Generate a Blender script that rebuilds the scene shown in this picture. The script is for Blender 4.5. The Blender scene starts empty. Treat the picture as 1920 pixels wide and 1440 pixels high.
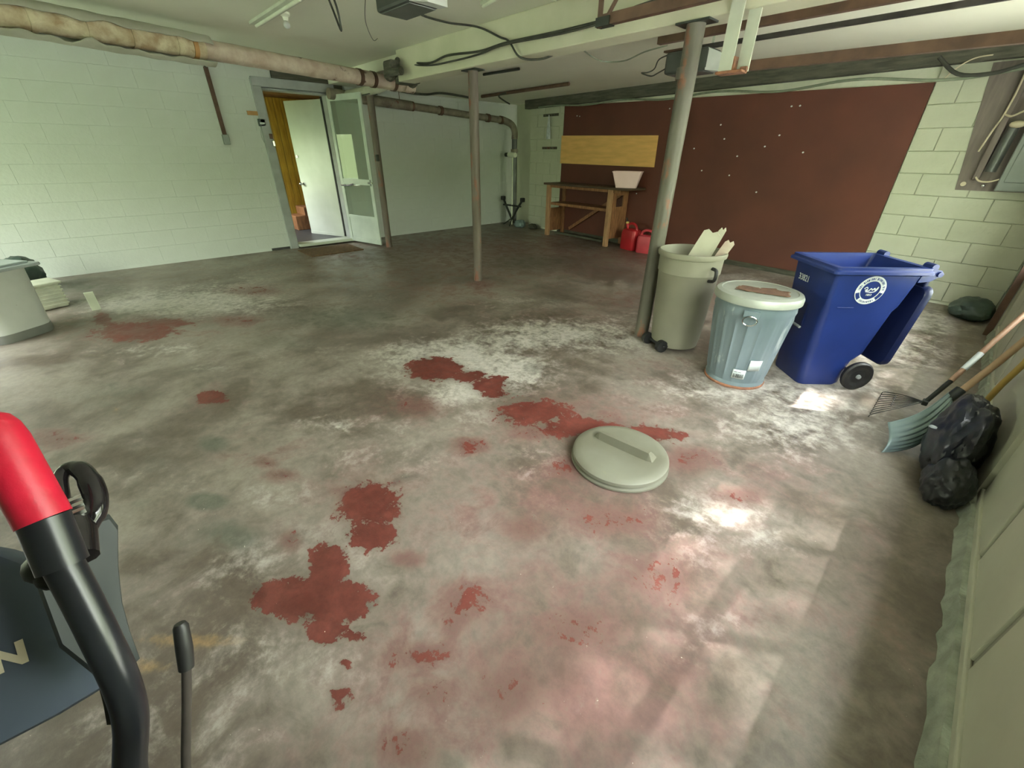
import bpy, bmesh, math, random
import numpy as np
from mathutils import Vector, Matrix, noise
random.seed(7)
C = bpy.context.scene.collection
S = bpy.context.scene
PI = math.pi

# ---------------------------------------------------------------- camera
cam_d = bpy.data.cameras.new('camera')
cam = bpy.data.objects.new('camera', cam_d)
C.objects.link(cam)
cam_d.sensor_fit = 'HORIZONTAL'
cam_d.sensor_width = 36.0
cam_d.lens = 772.14 * 36.0 / 1920.0
cam_d.clip_start = 0.02
_yw, _pt, _rl = math.radians(46.7176), math.radians(29.1573), math.radians(-0.5034)
_f = Vector((-math.sin(_yw) * math.cos(_pt), math.cos(_yw) * math.cos(_pt), -math.sin(_pt)))
_r = Vector((math.cos(_yw), math.sin(_yw), 0))
_d = _f.cross(_r)
_rr = _r * math.cos(_rl) + _d * math.sin(_rl)
_dd = -_r * math.sin(_rl) + _d * math.cos(_rl)
mw = Matrix.Identity(4)
for i in range(3):
    mw[i][0] = _rr[i]; mw[i][1] = -_dd[i]; mw[i][2] = -_f[i]
mw[0][3], mw[1][3], mw[2][3] = 0, 0, 1.5
cam.matrix_world = mw
S.camera = cam

# ---------------------------------------------------------------- colour management, sky, sun
S.view_settings.view_transform = 'Standard'
S.view_settings.look = 'None'
S.view_settings.gamma = 1.0
S.view_settings.use_curve_mapping = False
S.view_settings.exposure = 0.0

W = bpy.data.worlds.new('sky'); S.world = W; W.use_nodes = True
wt = W.node_tree; wt.nodes.clear()
wo = wt.nodes.new('ShaderNodeOutputWorld'); wb = wt.nodes.new('ShaderNodeBackground')
tc = wt.nodes.new('ShaderNodeTexCoord'); sx = wt.nodes.new('ShaderNodeSeparateXYZ')
nz = wt.nodes.new('ShaderNodeTexNoise'); nz.inputs['Scale'].default_value = 5; nz.inputs['Detail'].default_value = 5
ma = wt.nodes.new('ShaderNodeMath'); ma.operation = 'MULTIPLY_ADD'; ma.inputs[1].default_value = 0.5; ma.inputs[2].default_value = -0.25
ad = wt.nodes.new('ShaderNodeMath'); ad.operation = 'ADD'
cr = wt.nodes.new('ShaderNodeValToRGB')
e = cr.color_ramp.elements
e[0].position = 0.0; e[0].color = (0.10, 0.13, 0.06, 1)
e[1].position = 1.0; e[1].color = (0.90, 0.96, 1.0, 1)
for p, c in ((0.05, (0.24, 0.28, 0.18, 1)), (0.30, (0.42, 0.46, 0.37, 1)), (0.50, (0.74, 0.78, 0.76, 1))):
    q = e.new(p); q.color = c
wt.links.new(tc.outputs['Generated'], sx.inputs[0]); wt.links.new(tc.outputs['Generated'], nz.inputs['Vector'])
wt.links.new(nz.outputs['Fac'], ma.inputs[0]); wt.links.new(sx.outputs['Z'], ad.inputs[0]); wt.links.new(ma.outputs[0], ad.inputs[1])
wt.links.new(ad.outputs[0], cr.inputs[0]); wt.links.new(cr.outputs[0], wb.inputs['Color'])
WORLD_STRENGTH = 48.0
wb.inputs['Strength'].default_value = WORLD_STRENGTH
wt.links.new(wb.outputs[0], wo.inputs['Surface'])

def light(name, kind, loc, direction, energy, color=(1, 1, 1), **kw):
    l = bpy.data.lights.new(name, kind); o = bpy.data.objects.new(name, l); C.objects.link(o)
    o.location = loc; l.energy = energy; l.color = color
    o.rotation_euler = Vector(direction).to_track_quat('-Z', 'Y').to_euler()
    for k, v in kw.items(): setattr(l, k, v)
    return o
sun = light('sun', 'SUN', (3, 0, 5), (-0.75, -0.50, -1.30), 30.0, (1.0, 0.96, 0.90), angle=math.radians(0.9))
def portal(loc, direction, sx_, sy_):
    o = light('window_portal', 'AREA', loc, direction, 1.0, shape='RECTANGLE', size=sx_, size_y=sy_)
    o.data.cycles.is_portal = True
    return o
GX = 0.457          # inner face of the garage door wall
LX = -8.25          # inner face of the left wall
FY = -3.2           # wall behind the camera
portal((GX + 0.06, 1.54, 1.45), (-1, 0, 0), 2.3, 1.5)
portal((GX + 0.06, 4.75, 1.45), (-1, 0, 0), 2.3, 1.5)
portal((-5.7, FY - 0.02, 1.45), (0, 1, 0), 3.6, 1.4)
portal((-9.6, 1.58, 1.35), (0, 1, 0), 0.8, 1.0)

# ---------------------------------------------------------------- materials
def newmat(name):
    m = bpy.data.materials.new(name); m.use_nodes = True
    t = m.node_tree; b = t.nodes['Principled BSDF']
    return m, t, b
def mat(name, c1, c2=None, scale=6.0, rough=0.6, metal=0.0, bump=0.0, detail=6, stretch=None, contrast=0.3, bscale=None, c3=None, s3=2.0, t3=0.62, spec=None, coat=0):
    m, t, b = newmat(name)
    b.inputs['Roughness'].default_value = rough; b.inputs['Metallic'].default_value = metal
    if spec is not None: b.inputs['Specular IOR Level'].default_value = spec
    b.inputs['Coat Weight'].default_value = coat
    co = t.nodes.new('ShaderNodeTexCoord'); mp = t.nodes.new('ShaderNodeMapping')
    t.links.new(co.outputs['Object'], mp.inputs['Vector'])
    if stretch: mp.inputs['Scale'].default_value = stretch
    if c2 is None: c2 = tuple(x * 0.8 for x in c1)
    n = t.nodes.new('ShaderNodeTexNoise'); n.inputs['Scale'].default_value = scale; n.inputs['Detail'].default_value = detail
    t.links.new(mp.outputs[0], n.inputs['Vector'])
    r = t.nodes.new('ShaderNodeValToRGB')
    r.color_ramp.elements[0].position = 0.5 - contrast / 2; r.color_ramp.elements[0].color = (*c2, 1)
    r.color_ramp.elements[1].position = 0.5 + contrast / 2; r.color_ramp.elements[1].color = (*c1, 1)
    t.links.new(n.outputs['Fac'], r.inputs[0])
    out = r.outputs[0]
    if c3 is not None:
        n3 = t.nodes.new('ShaderNodeTexNoise'); n3.inputs['Scale'].default_value = s3; n3.inputs['Detail'].default_value = 8; n3.inputs['Roughness'].default_value = 0.65
        t.links.new(mp.outputs[0], n3.inputs['Vector'])
        mr = t.nodes.new('ShaderNodeMapRange'); mr.inputs['From Min'].default_value = t3; mr.inputs['From Max'].default_value = t3 + 0.06
        t.links.new(n3.outputs['Fac'], mr.inputs['Value'])
        mx = t.nodes.new('ShaderNodeMix'); mx.data_type = 'RGBA'; mx.inputs['B'].default_value = (*c3, 1)
        t.links.new(mr.outputs[0], mx.inputs['Factor']); t.links.new(out, mx.inputs['A'])
        out = mx.outputs['Result']
    t.links.new(out, b.inputs['Base Color'])
    if bump:
        bn = t.nodes.new('ShaderNodeTexNoise'); bn.inputs['Scale'].default_value = bscale or scale * 4; bn.inputs['Detail'].default_value = 5
        t.links.new(mp.outputs[0], bn.inputs['Vector'])
        bp = t.nodes.new('ShaderNodeBump'); bp.inputs['Strength'].default_value = bump; bp.inputs['Distance'].default_value = 0.01
        t.links.new(bn.outputs['Fac'], bp.inputs['Height']); t.links.new(bp.outputs[0], b.inputs['Normal'])
    return m
M = {}
M['block_paint'] = mat('white_block_paint', (0.60, 0.635, 0.605), (0.52, 0.555, 0.515), 1.7, 0.55, bump=0.25, bscale=30, contrast=0.5, c3=(0.43, 0.455, 0.40), s3=1.8, t3=0.60)
M['green_paint'] = mat('pale_green_block_paint', (0.54, 0.56, 0.44), (0.47, 0.49, 0.38), 2.5, 0.6, bump=0.3, bscale=30, contrast=0.4)
M['joint'] = mat('light_mortar', (0.78, 0.80, 0.66), (0.70, 0.73, 0.58), 8, 0.8, bump=0.3)
M['ceiling'] = mat('cream_ceiling_plaster', (0.80, 0.80, 0.68), (0.72, 0.73, 0.61), 1.3, 0.6, bump=0.25, bscale=8, contrast=0.5, c3=(0.66, 0.72, 0.62), s3=1.2, t3=0.66)
M['beam'] = mat('cream_beam_paint', (0.66, 0.65, 0.50), (0.58, 0.58, 0.43), 3, 0.5, bump=0.15)
M['dark_band'] = mat('dirty_sill_wood', (0.10, 0.10, 0.07), (0.05, 0.05, 0.035), 5, 0.85, bump=0.5, stretch=(1, 8, 8))
M['track'] = mat('rusty_brown_track', (0.15, 0.085, 0.055), (0.09, 0.05, 0.035), 9, 0.6, 0.3)
M['rail_black'] = mat('black_steel_rail', (0.06, 0.055, 0.05), (0.035, 0.03, 0.03), 9, 0.5, 0.4)
M['white_steel'] = mat('white_painted_steel', (0.62, 0.65, 0.55), (0.52, 0.55, 0.46), 6, 0.45, c3=(0.30, 0.16, 0.08), s3=9, t3=0.72)
M['rust'] = mat('orange_rust', (0.34, 0.15, 0.08), (0.18, 0.09, 0.06), 14, 0.9, bump=0.6)
M['post'] = mat('worn_grey_post_paint', (0.145, 0.135, 0.105), (0.09, 0.082, 0.064), 6, 0.5, bump=0.25, stretch=(1, 1, 0.35), c3=(0.22, 0.10, 0.06), s3=7, t3=0.56)
M['post_brown'] = mat('worn_brown_post_paint', (0.15, 0.125, 0.10), (0.09, 0.07, 0.052), 6, 0.55, bump=0.3, stretch=(1, 1, 0.3), c3=(0.20, 0.08, 0.05), s3=8, t3=0.55)
M['pipe'] = mat('rusty_cream_iron', (0.60, 0.52, 0.42), (0.44, 0.34, 0.26), 7, 0.7, bump=0.4, c3=(0.12, 0.06, 0.04), s3=6, t3=0.60)
M['pipe2'] = mat('grey_brown_iron', (0.24, 0.22, 0.16), (0.15, 0.12, 0.09), 7, 0.7, bump=0.4, c3=(0.14, 0.05, 0.03), s3=6, t3=0.62)
M['jacket'] = mat('peeling_pipe_jacket', (0.46, 0.47, 0.38), (0.38, 0.38, 0.30), 4, 0.8, bump=0.4)
M['insulation'] = mat('yellowed_pipe_insulation', (0.66, 0.60, 0.42), (0.40, 0.30, 0.18), 9, 0.95, bump=0.8)
M['cable'] = mat('dark_cable', (0.05, 0.055, 0.04), (0.03, 0.03, 0.025), 10, 0.6)
M['cable_green'] = mat('grey_green_cable', (0.24, 0.28, 0.20), (0.17, 0.2, 0.14), 10, 0.5)
M['cable_cream'] = mat('cream_cable', (0.62, 0.55, 0.40), (0.5, 0.43, 0.3), 10, 0.5)
M['opener_dark'] = mat('dark_opener_case', (0.055, 0.06, 0.055), (0.035, 0.04, 0.035), 6, 0.5)
M['opener_lens'] = mat('milky_lens', (0.62, 0.64, 0.63), (0.50, 0.53, 0.52), 6, 0.3)
M['tube_white'] = mat('white_fixture', (0.80, 0.84, 0.70), (0.7, 0.74, 0.6), 6, 0.4)
M['red_board'] = mat('dark_red_board', (0.140, 0.040, 0.024), (0.085, 0.026, 0.017), 1.6, 0.60, bump=0.1, contrast=0.6, c3=(0.45, 0.33, 0.27), s3=11, t3=0.76)
M['yellow_ply'] = mat('yellow_plywood', (0.85, 0.50, 0.17), (0.72, 0.42, 0.13), 3, 0.6, stretch=(1, 1, 6), bump=0.1)
M['bench_wood'] = mat('brown_bench_wood', (0.34, 0.155, 0.065), (0.20, 0.09, 0.04), 5, 0.6, stretch=(6, 6, 1.5), bump=0.2)
M['bench_dark'] = mat('dark_bench_top', (0.10, 0.06, 0.035), (0.06, 0.035, 0.02), 5, 0.6, stretch=(1, 8, 8), bump=0.2)
M['leg_wood'] = mat('pale_bench_leg', (0.42, 0.24, 0.12), (0.30, 0.16, 0.08), 6, 0.6, stretch=(6, 6, 1), bump=0.2)
M['pink'] = mat('pink_plastic', (0.90, 0.66, 0.66), (0.84, 0.60, 0.60), 4, 0.4)
M['gas_red'] = mat('red_plastic_can', (0.50, 0.02, 0.03), (0.38, 0.015, 0.02), 4, 0.4)
M['gas_pink'] = mat('faded_red_plastic_can', (0.55, 0.06, 0.08), (0.44, 0.04, 0.06), 4, 0.45)
M['yellow_cap'] = mat('yellow_cap', (0.6, 0.45, 0.12), None, 4, 0.5)
M['beige'] = mat('beige_bin_plastic', (0.25, 0.24, 0.18), (0.21, 0.20, 0.15), 2.5, 0.5, bump=0.08)
M['lid_beige'] = mat('beige_lid_plastic', (0.165, 0.165, 0.122), (0.125, 0.12, 0.082), 3.5, 0.5, bump=0.08, c3=(0.22, 0.19, 0.10), s3=3.2, t3=0.66)
M['black_rubber'] = mat('black_rubber', (0.018, 0.018, 0.018), (0.010, 0.010, 0.010), 8, 0.5)
M['black_gloss'] = mat('black_glossy_plastic', (0.012, 0.010, 0.012), (0.008, 0.007, 0.008), 8, 0.12)
M['galv'] = mat('galvanised_steel', (0.23, 0.29, 0.32), (0.15, 0.20, 0.22), 5, 0.38, 0.35, bump=0.05, stretch=(1, 1, 0.25), c3=(0.50, 0.56, 0.56), s3=4, t3=0.62)  # pale vertical streaks paint highlights into the steel colour
M['galv_lid'] = mat('weathered_galvanised_lid', (0.38, 0.40, 0.35), (0.28, 0.30, 0.26), 5, 0.5, 0.3, bump=0.1)
M['rust_patch'] = mat('brown_rust_crust', (0.16, 0.085, 0.05), (0.09, 0.045, 0.028), 14, 0.95, bump=0.7)
M['cardboard'] = mat('painted_board_scrap', (0.60, 0.58, 0.47), (0.5, 0.48, 0.38), 5, 0.7)
M['scrap_pink'] = mat('pinkish_board_scrap', (0.50, 0.34, 0.29), (0.62, 0.55, 0.46), 7, 0.7)
M['blue'] = mat('blue_cart_plastic', (0.016, 0.036, 0.185), (0.012, 0.028, 0.145), 4, 0.36, bump=0.05)
M['blue_dark'] = mat('dark_blue_lid_plastic', (0.010, 0.018, 0.075), (0.008, 0.013, 0.055), 4, 0.35)
M['white_print'] = mat('white_print', (0.70, 0.74, 0.74), (0.55, 0.58, 0.60), 20, 0.5)
M['grey_print'] = mat('grey_print', (0.30, 0.33, 0.33), (0.22, 0.24, 0.24), 20, 0.6)
M['paper'] = mat('white_paper_label', (0.62, 0.68, 0.68), (0.5, 0.56, 0.56), 9, 0.6)
M['chrome'] = mat('chrome', (0.7, 0.7, 0.7), None, 9, 0.15, 1.0)
M['frame_grey'] = mat('grey_door_frame_paint', (0.36, 0.38, 0.38), (0.29, 0.31, 0.30), 5, 0.5)
M['door_white'] = mat('white_door_paint', (0.56, 0.60, 0.52), (0.50, 0.54, 0.46), 3, 0.35)
M['storm'] = mat('white_storm_door_aluminium', (0.50, 0.56, 0.50), (0.42, 0.48, 0.43), 4, 0.4)
M['yellow_plank'] = mat('yellow_varnished_plank', (0.50, 0.32, 0.04), (0.32, 0.18, 0.025), 4, 0.35, stretch=(5, 5, 0.7), bump=0.1)
M['hall_wall'] = mat('brown_hall_wall', (0.30, 0.16, 0.05), (0.2, 0.1, 0.03), 4, 0.6)
M['hall_floor'] = mat('dark_hall_floor', (0.06, 0.06, 0.06), (0.04, 0.04, 0.04), 6, 0.5)
M['black'] = mat('black_weatherstrip', (0.02, 0.02, 0.02), None, 6, 0.7)
M['mat_brown'] = mat('brown_doormat', (0.17, 0.10, 0.045), (0.09, 0.05, 0.025), 25, 0.95, bump=0.6)
M['gdoor'] = mat('white_garage_door_paint', (0.46, 0.46, 0.36), (0.40, 0.40, 0.31), 3, 0.5, bump=0.08)
M['gdoor_groove_shade'] = mat('door_groove_shade', (0.28, 0.28, 0.22), (0.22, 0.22, 0.17), 3, 0.6)  # darker grey stands in for recess shadow between the raised panels
M['concrete_lip'] = mat('pale_rough_sill', (0.34, 0.36, 0.29), (0.22, 0.24, 0.19), 14, 0.9, bump=0.8)
M['steel_grey'] = mat('grey_electric_box', (0.26, 0.29, 0.27), (0.21, 0.24, 0.22), 4, 0.45, 0.2)
M['panel_board'] = mat('taupe_backing_board', (0.20, 0.165, 0.145), (0.14, 0.115, 0.10), 3, 0.6, stretch=(8, 8, 1))
M['meter'] = mat('dark_grey_metal', (0.13, 0.14, 0.13), (0.09, 0.095, 0.09), 5, 0.4, 0.4)
M['brown_strap'] = mat('brown_wood_strip', (0.14, 0.08, 0.055), (0.08, 0.045, 0.03), 8, 0.8)
M['orange_wood'] = mat('orange_brown_wood', (0.45, 0.25, 0.08), (0.35, 0.18, 0.05), 6, 0.6)
M['green_box'] = mat('dark_green_box', (0.05, 0.08, 0.07), (0.03, 0.05, 0.045), 6, 0.4)
M['sheet_bag'] = mat('clear_white_bag', (0.66, 0.70, 0.74), (0.45, 0.50, 0.52), 12, 0.3, bump=0.5)
M['dark_iron'] = mat('dark_iron', (0.04, 0.045, 0.04), (0.02, 0.024, 0.02), 8, 0.5, 0.3)
M['shovel_grey'] = mat('blue_grey_shovel_blade', (0.22, 0.29, 0.29), (0.16, 0.22, 0.22), 5, 0.4, 0.3)
M['handle_wood'] = mat('worn_brown_handle_wood', (0.36, 0.22, 0.14), (0.24, 0.14, 0.09), 5, 0.5, stretch=(3, 3, 3))
M['handle_pale'] = mat('pale_tan_handle_wood', (0.46, 0.31, 0.19), (0.34, 0.22, 0.13), 5, 0.5)
M['handle_yellow'] = mat('yellow_handle', (0.50, 0.33, 0.08), (0.38, 0.25, 0.06), 5, 0.5)
M['bag_black'] = mat('black_trash_bag', (0.012, 0.014, 0.017), (0.008, 0.009, 0.011), 6, 0.42, bump=0.5, bscale=9)
M['bag_green'] = mat('dark_green_bag', (0.055, 0.085, 0.065), (0.03, 0.05, 0.04), 6, 0.4, bump=0.6, bscale=14)
M['bin_white'] = mat('grey_white_bin', (0.66, 0.68, 0.67), (0.56, 0.58, 0.57), 3, 0.45, bump=0.1, c3=(0.27, 0.26, 0.24), s3=9, t3=0.68)
M['bin_base'] = mat('grey_bin_base', (0.22, 0.225, 0.21), (0.17, 0.175, 0.165), 4, 0.5)
M['bin_lid'] = mat('glossy_grey_bin_lid', (0.45, 0.50, 0.54), (0.38, 0.43, 0.47), 3, 0.14)
M['cream_plastic'] = mat('cream_ribbed_plastic', (0.55, 0.56, 0.45), (0.42, 0.43, 0.35), 8, 0.5)
M['red_grip'] = mat('red_foam_grip', (0.52, 0.012, 0.038), (0.42, 0.008, 0.028), 30, 0.40, bump=0.06, bscale=120)
M['black_tube'] = mat('black_painted_tube', (0.012, 0.014, 0.018), (0.009, 0.010, 0.013), 8, 0.28)
M['slate'] = mat('slate_blue_plastic_hood', (0.050, 0.068, 0.095), (0.038, 0.052, 0.074), 4, 0.55, bump=0.05)
M['dark_slate'] = mat('dark_grey_rubber_flap', (0.045, 0.052, 0.052), (0.03, 0.035, 0.036), 4, 0.55)
M['cream_letter'] = mat('cream_lettering', (0.62, 0.55, 0.40), None, 20, 0.5)
M['cord_brown'] = mat('dark_brown_cord', (0.06, 0.05, 0.045), (0.04, 0.033, 0.03), 20, 0.5)
def glassmat(name, tint, rough=0.0, alpha=0.15, dirt=0.0):
    m, t, b = newmat(name)
    b.inputs['Base Color'].default_value = (*tint, 1); b.inputs['Roughness'].default_value = rough
    b.inputs['Alpha'].default_value = alpha
    b.inputs['IOR'].default_value = 1.5; b.inputs['Specular IOR Level'].default_value = 0.9
    return m
M['glass'] = glassmat('thin_window_glass', (0.8, 0.9, 0.85), 0.02, 0.10)
M['storm_glass'] = glassmat('storm_door_glass', (0.30, 0.36, 0.28), 0.03, 0.45)

M['bounce_ground'] = mat('pale_bounce_ground', (0.50, 0.49, 0.44), (0.42, 0.41, 0.37), 2, 0.9)
M['lawn'] = mat('grass_green', (0.17, 0.22, 0.13), (0.11, 0.15, 0.09), 5, 0.9)
# floor: bare concrete with worn red paint; masks come as a per-vertex attribute, edges from noise
def floor_material():
    m, t, b = newmat('worn_red_painted_concrete')
    N = t.nodes; L = t.links
    at = N.new('ShaderNodeAttribute'); at.attribute_name = 'wear_and_light'
    sp = N.new('ShaderNodeSeparateColor'); L.new(at.outputs['Color'], sp.inputs[0])
    co = N.new('ShaderNodeTexCoord')
    def noise_(scale, detail=8, rough=0.62, dist=0.0):
        n = N.new('ShaderNodeTexNoise'); n.inputs['Scale'].default_value = scale; n.inputs['Detail'].default_value = detail
        n.inputs['Roughness'].default_value = rough; n.inputs['Distortion'].default_value = dist
        L.new(co.outputs['Object'], n.inputs['Vector']); return n.outputs['Fac']
    def mth(op, a, bb=None, c=None):
        n = N.new('ShaderNodeMath'); n.operation = op
        for i, v in enumerate((a, bb, c)):
            if v is None: continue
            if isinstance(v, (int, float)): n.inputs[i].default_value = v
            else: L.new(v, n.inputs[i])
        return n.outputs[0]
    def rng(v, a, bb, lo=0.0, hi=1.0):
        n = N.new('ShaderNodeMapRange'); n.interpolation_type = 'SMOOTHSTEP'
        n.inputs['From Min'].default_value = a; n.inputs['From Max'].default_value = bb
        n.inputs['To Min'].default_value = lo; n.inputs['To Max'].default_value = hi
        L.new(v, n.inputs['Value']); return n.outputs[0]
    def mix(f, a, bb):
        n = N.new('ShaderNodeMix'); n.data_type = 'RGBA'
        L.new(f, n.inputs['Factor'])
        for s, v in (('A', a), ('B', bb)):
            if isinstance(v, tuple): n.inputs[s].default_value = (*v, 1)
            else: L.new(v, n.inputs[s])
        return n.outputs['Result']
    big = noise_(1.1, 5, 0.55, 0.4); mid = noise_(5.5, 10, 0.68, 0.5); fine = noise_(20, 8, 0.72); tiny = noise_(70, 4, 0.6)
    # base concrete: brown grey to light grey
    base = mix(rng(mth('ADD', mth('MULTIPLY', big, 0.6), mth('MULTIPLY', mid, 0.4)), 0.40, 0.60), (0.108, 0.083, 0.064), (0.252, 0.220, 0.184))
    # thin reddish film
    film = rng(mth('ADD', mth('MULTIPLY', sp.outputs['Blue'], 0.75), mth('MULTIPLY', mth('SUBTRACT', mid, 0.5), 1.7)), 0.10, 0.70, 0, 0.85)
    base = mix(film, base, (0.165, 0.080, 0.070))
    # pale chalky concrete, with some sunlit patches painted in
    light_ = rng(mth('ADD', mth('MULTIPLY', sp.outputs['Green'], 0.8), mth('ADD', mth('MULTIPLY', mth('SUBTRACT', fine, 0.5), 0.8), mth('MULTIPLY', mth('SUBTRACT', mid, 0.5), 1.5))), 0.20, 0.88, 0, 0.95)
    base = mix(light_, base, (0.46, 0.43, 0.385))
    oc = N.new('ShaderNodeAttribute'); oc.attribute_name = 'ochre'
    base = mix(rng(mth('ADD', oc.outputs['Fac'], mth('MULTIPLY', mth('SUBTRACT', fine, 0.5), 0.9)), 0.35, 0.9, 0, 0.7), base, (0.34, 0.215, 0.085))
    # dark green/grey stains in alpha; far-floor patches partly paint in shade
    stain_shade = rng(mth('ADD', at.outputs['Alpha'], mth('MULTIPLY', mth('SUBTRACT', mid, 0.5), 1.2)), 0.25, 0.8, 0, 0.75)
    base = mix(stain_shade, base, (0.085, 0.095, 0.070))
    # solid red paint with crisp chipped edges
    rv = mth('ADD', sp.outputs['Red'], mth('ADD', mth('MULTIPLY', mth('SUBTRACT', fine, 0.5), 1.5), mth('MULTIPLY', mth('SUBTRACT', mid, 0.5), 1.5)))
    red = rng(rv, 0.50, 0.56)
    halo = rng(rv, 0.30, 0.56, 0, 0.45)
    base = mix(halo, base, (0.10, 0.085, 0.062))
    redc = mix(rng(mid, 0.4, 0.6), (0.100, 0.024, 0.018), (0.140, 0.034, 0.025))
    base = mix(red, base, redc)
    # small white paint flecks
    fl = rng(mth('ADD', tiny, mth('MULTIPLY', mid, 0.35)), 0.905, 0.94)
    base = mix(fl, base, (0.55, 0.50, 0.42))
    hs = N.new('ShaderNodeHueSaturation'); L.new(base, hs.inputs['Color'])
    L.new(rng(fine, 0.3, 0.7, 0.85, 1.15), hs.inputs['Value'])
    L.new(hs.outputs[0], b.inputs['Base Color'])
    L.new(mth('ADD', rng(mid, 0.35, 0.65, 0.34, 0.55), mth('MULTIPLY', sp.outputs['Green'], 0.05)), b.inputs['Roughness'])
    bp = N.new('ShaderNodeBump'); bp.inputs['Strength'].default_value = 0.25; bp.inputs['Distance'].default_value = 0.008
    L.new(mth('ADD', fine, mth('MULTIPLY', red, 0.25)), bp.inputs['Height']); L.new(bp.outputs[0], b.inputs['Normal'])
    return m
M['floor'] = floor_material()

# ---------------------------------------------------------------- mesh helpers
class MB:
    def __init__(s): s.bm = bmesh.new()
    def _place(s, geom_verts, mtx):
        bmesh.ops.transform(s.bm, matrix=mtx, verts=geom_verts)
    def box(s, c, size, rot=None, bevel=0.0, taper=None):
        r = bmesh.ops.create_cube(s.bm, size=1.0); v = r['verts']
        for q in v:
            if taper and q.co.z > 0: q.co.x *= taper[0]; q.co.y *= taper[1]
            q.co.x *= size[0]; q.co.y *= size[1]; q.co.z *= size[2]
        if bevel:
            es = list({ed for q in v for ed in q.link_edges})
            rr = bmesh.ops.bevel(s.bm, geom=es, offset=bevel, segments=2, affect='EDGES', profile=0.5)
            v = [q for q in rr['verts']]
            v = list({q for f in rr['faces'] for q in f.verts} | set(v))
        m = Matrix.Translation(Vector(c))
        if rot is not None: m = m @ (rot if isinstance(rot, Matrix) else Matrix.Rotation(rot, 4, 'Z'))
        s._place(v, m); return s
    def cyl(s, a, b, r, r2=None, seg=20, caps=True):
        a, b = Vector(a), Vector(b); d = b - a
        rr = bmesh.ops.create_cone(s.bm, cap_ends=caps, segments=seg, radius1=r, radius2=r if r2 is None else r2, depth=d.length)
        m = Matrix.Translation((a + b) / 2) @ d.to_track_quat('Z', 'Y').to_matrix().to_4x4()
        s._place(rr['verts'], m); return s
    def tube(s, pts, r, seg=10, caps=True, smooth_n=0, flat=None):
        P = [Vector(p) for p in pts]
        if smooth_n: P = catmull(P, smooth_n)
        rad = r if isinstance(r, (list, tuple)) else [r] * len(P)
        if len(rad) != len(P):
            rad = [rad[min(len(rad) - 1, int(i * (len(rad) - 1) / (len(P) - 1)))] for i in range(len(P))]
        rings = []; up = None
        for i, p in enumerate(P):
            t = (P[min(i + 1, len(P) - 1)] - P[max(i - 1, 0)])
            if t.length < 1e-9: t = Vector((0, 0, 1))
            t.normalize()
            if up is None:
                up = Vector((0, 0, 1)) if abs(t.z) < 0.9 else Vector((1, 0, 0))
            n = (up - t * up.dot(t))
            if n.length < 1e-6: n = t.orthogonal()
            n.normalize(); up = n; bn = t.cross(n)
            fl_ = flat or (1, 1)
            rings.append([s.bm.verts.new(p + (n * math.cos(2 * PI * k / seg) * fl_[0] + bn * math.sin(2 * PI * k / seg) * fl_[1]) * rad[i]) for k in range(seg)])
        for a, b in zip(rings, rings[1:]):
            for k in range(seg):
                s.bm.faces.new((a[k], a[(k + 1) % seg], b[(k + 1) % seg], b[k]))
        if caps:
            s.bm.faces.new(list(reversed(rings[0]))); s.bm.faces.new(rings[-1])
        return s
    def lathe(s, prof, seg=40, c=(0, 0, 0), axis=None, rmod=None, close_top=False, close_bot=False):
        rings = []
        for (r, z) in prof:
            ring = []
            for k in range(seg):
                a = 2 * PI * k / seg
                rr = r * (rmod(a, z) if rmod else 1)
                ring.append(s.bm.verts.new((rr * math.cos(a), rr * math.sin(a), z)))
            rings.append(ring)
        for a, b in zip(rings, rings[1:]):
            for k in range(seg): s.bm.faces.new((a[k], a[(k + 1) % seg], b[(k + 1) % seg], b[k]))
        if close_bot: s.bm.faces.new(list(reversed(rings[0])))
        if close_top: s.bm.faces.new(rings[-1])
        m = Matrix.Translation(Vector(c))
        if axis is not None: m = m @ Vector(axis).to_track_quat('Z', 'Y').to_matrix().to_4x4()
        s._place([v for r_ in rings for v in r_], m); return s
    def prism(s, poly, a, b, rim=None):
        """poly: list of 3d points of face A; b = offset vector"""
        off = Vector(b) - Vector(a) if a is not None else Vector(b)
        A = [s.bm.verts.new(Vector(p)) for p in poly]; B = [s.bm.verts.new(Vector(p) + off) for p in poly]
        n = len(A)
        s.bm.faces.new(A); s.bm.faces.new(list(reversed(B)))
        for i in range(n): s.bm.faces.new((A[i], B[i], B[(i + 1) % n], A[(i + 1) % n]))
        return s
    def loft(s, loops, close_first=True, close_last=True):
        R = [[s.bm.verts.new(Vector(p)) for p in l] for l in loops]; n = len(R[0])
        for a, b in zip(R, R[1:]):
            for k in range(n): s.bm.faces.new((a[k], a[(k + 1) % n], b[(k + 1) % n], b[k]))
        if close_first: s.bm.faces.new(list(reversed(R[0])))
        if close_last: s.bm.faces.new(R[-1])
        return s
    def sphere(s, c, r, scale=(1, 1, 1), sub=2):
        rr = bmesh.ops.create_icosphere(s.bm, subdivisions=sub, radius=r)
        s._place(rr['verts'], Matrix.Translation(Vector(c)) @ Matrix.Diagonal((*scale, 1))); return s
    def quad(s, a, b, c, d):
        s.bm.faces.new([s.bm.verts.new(Vector(p)) for p in (a, b, c, d)]); return s
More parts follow.
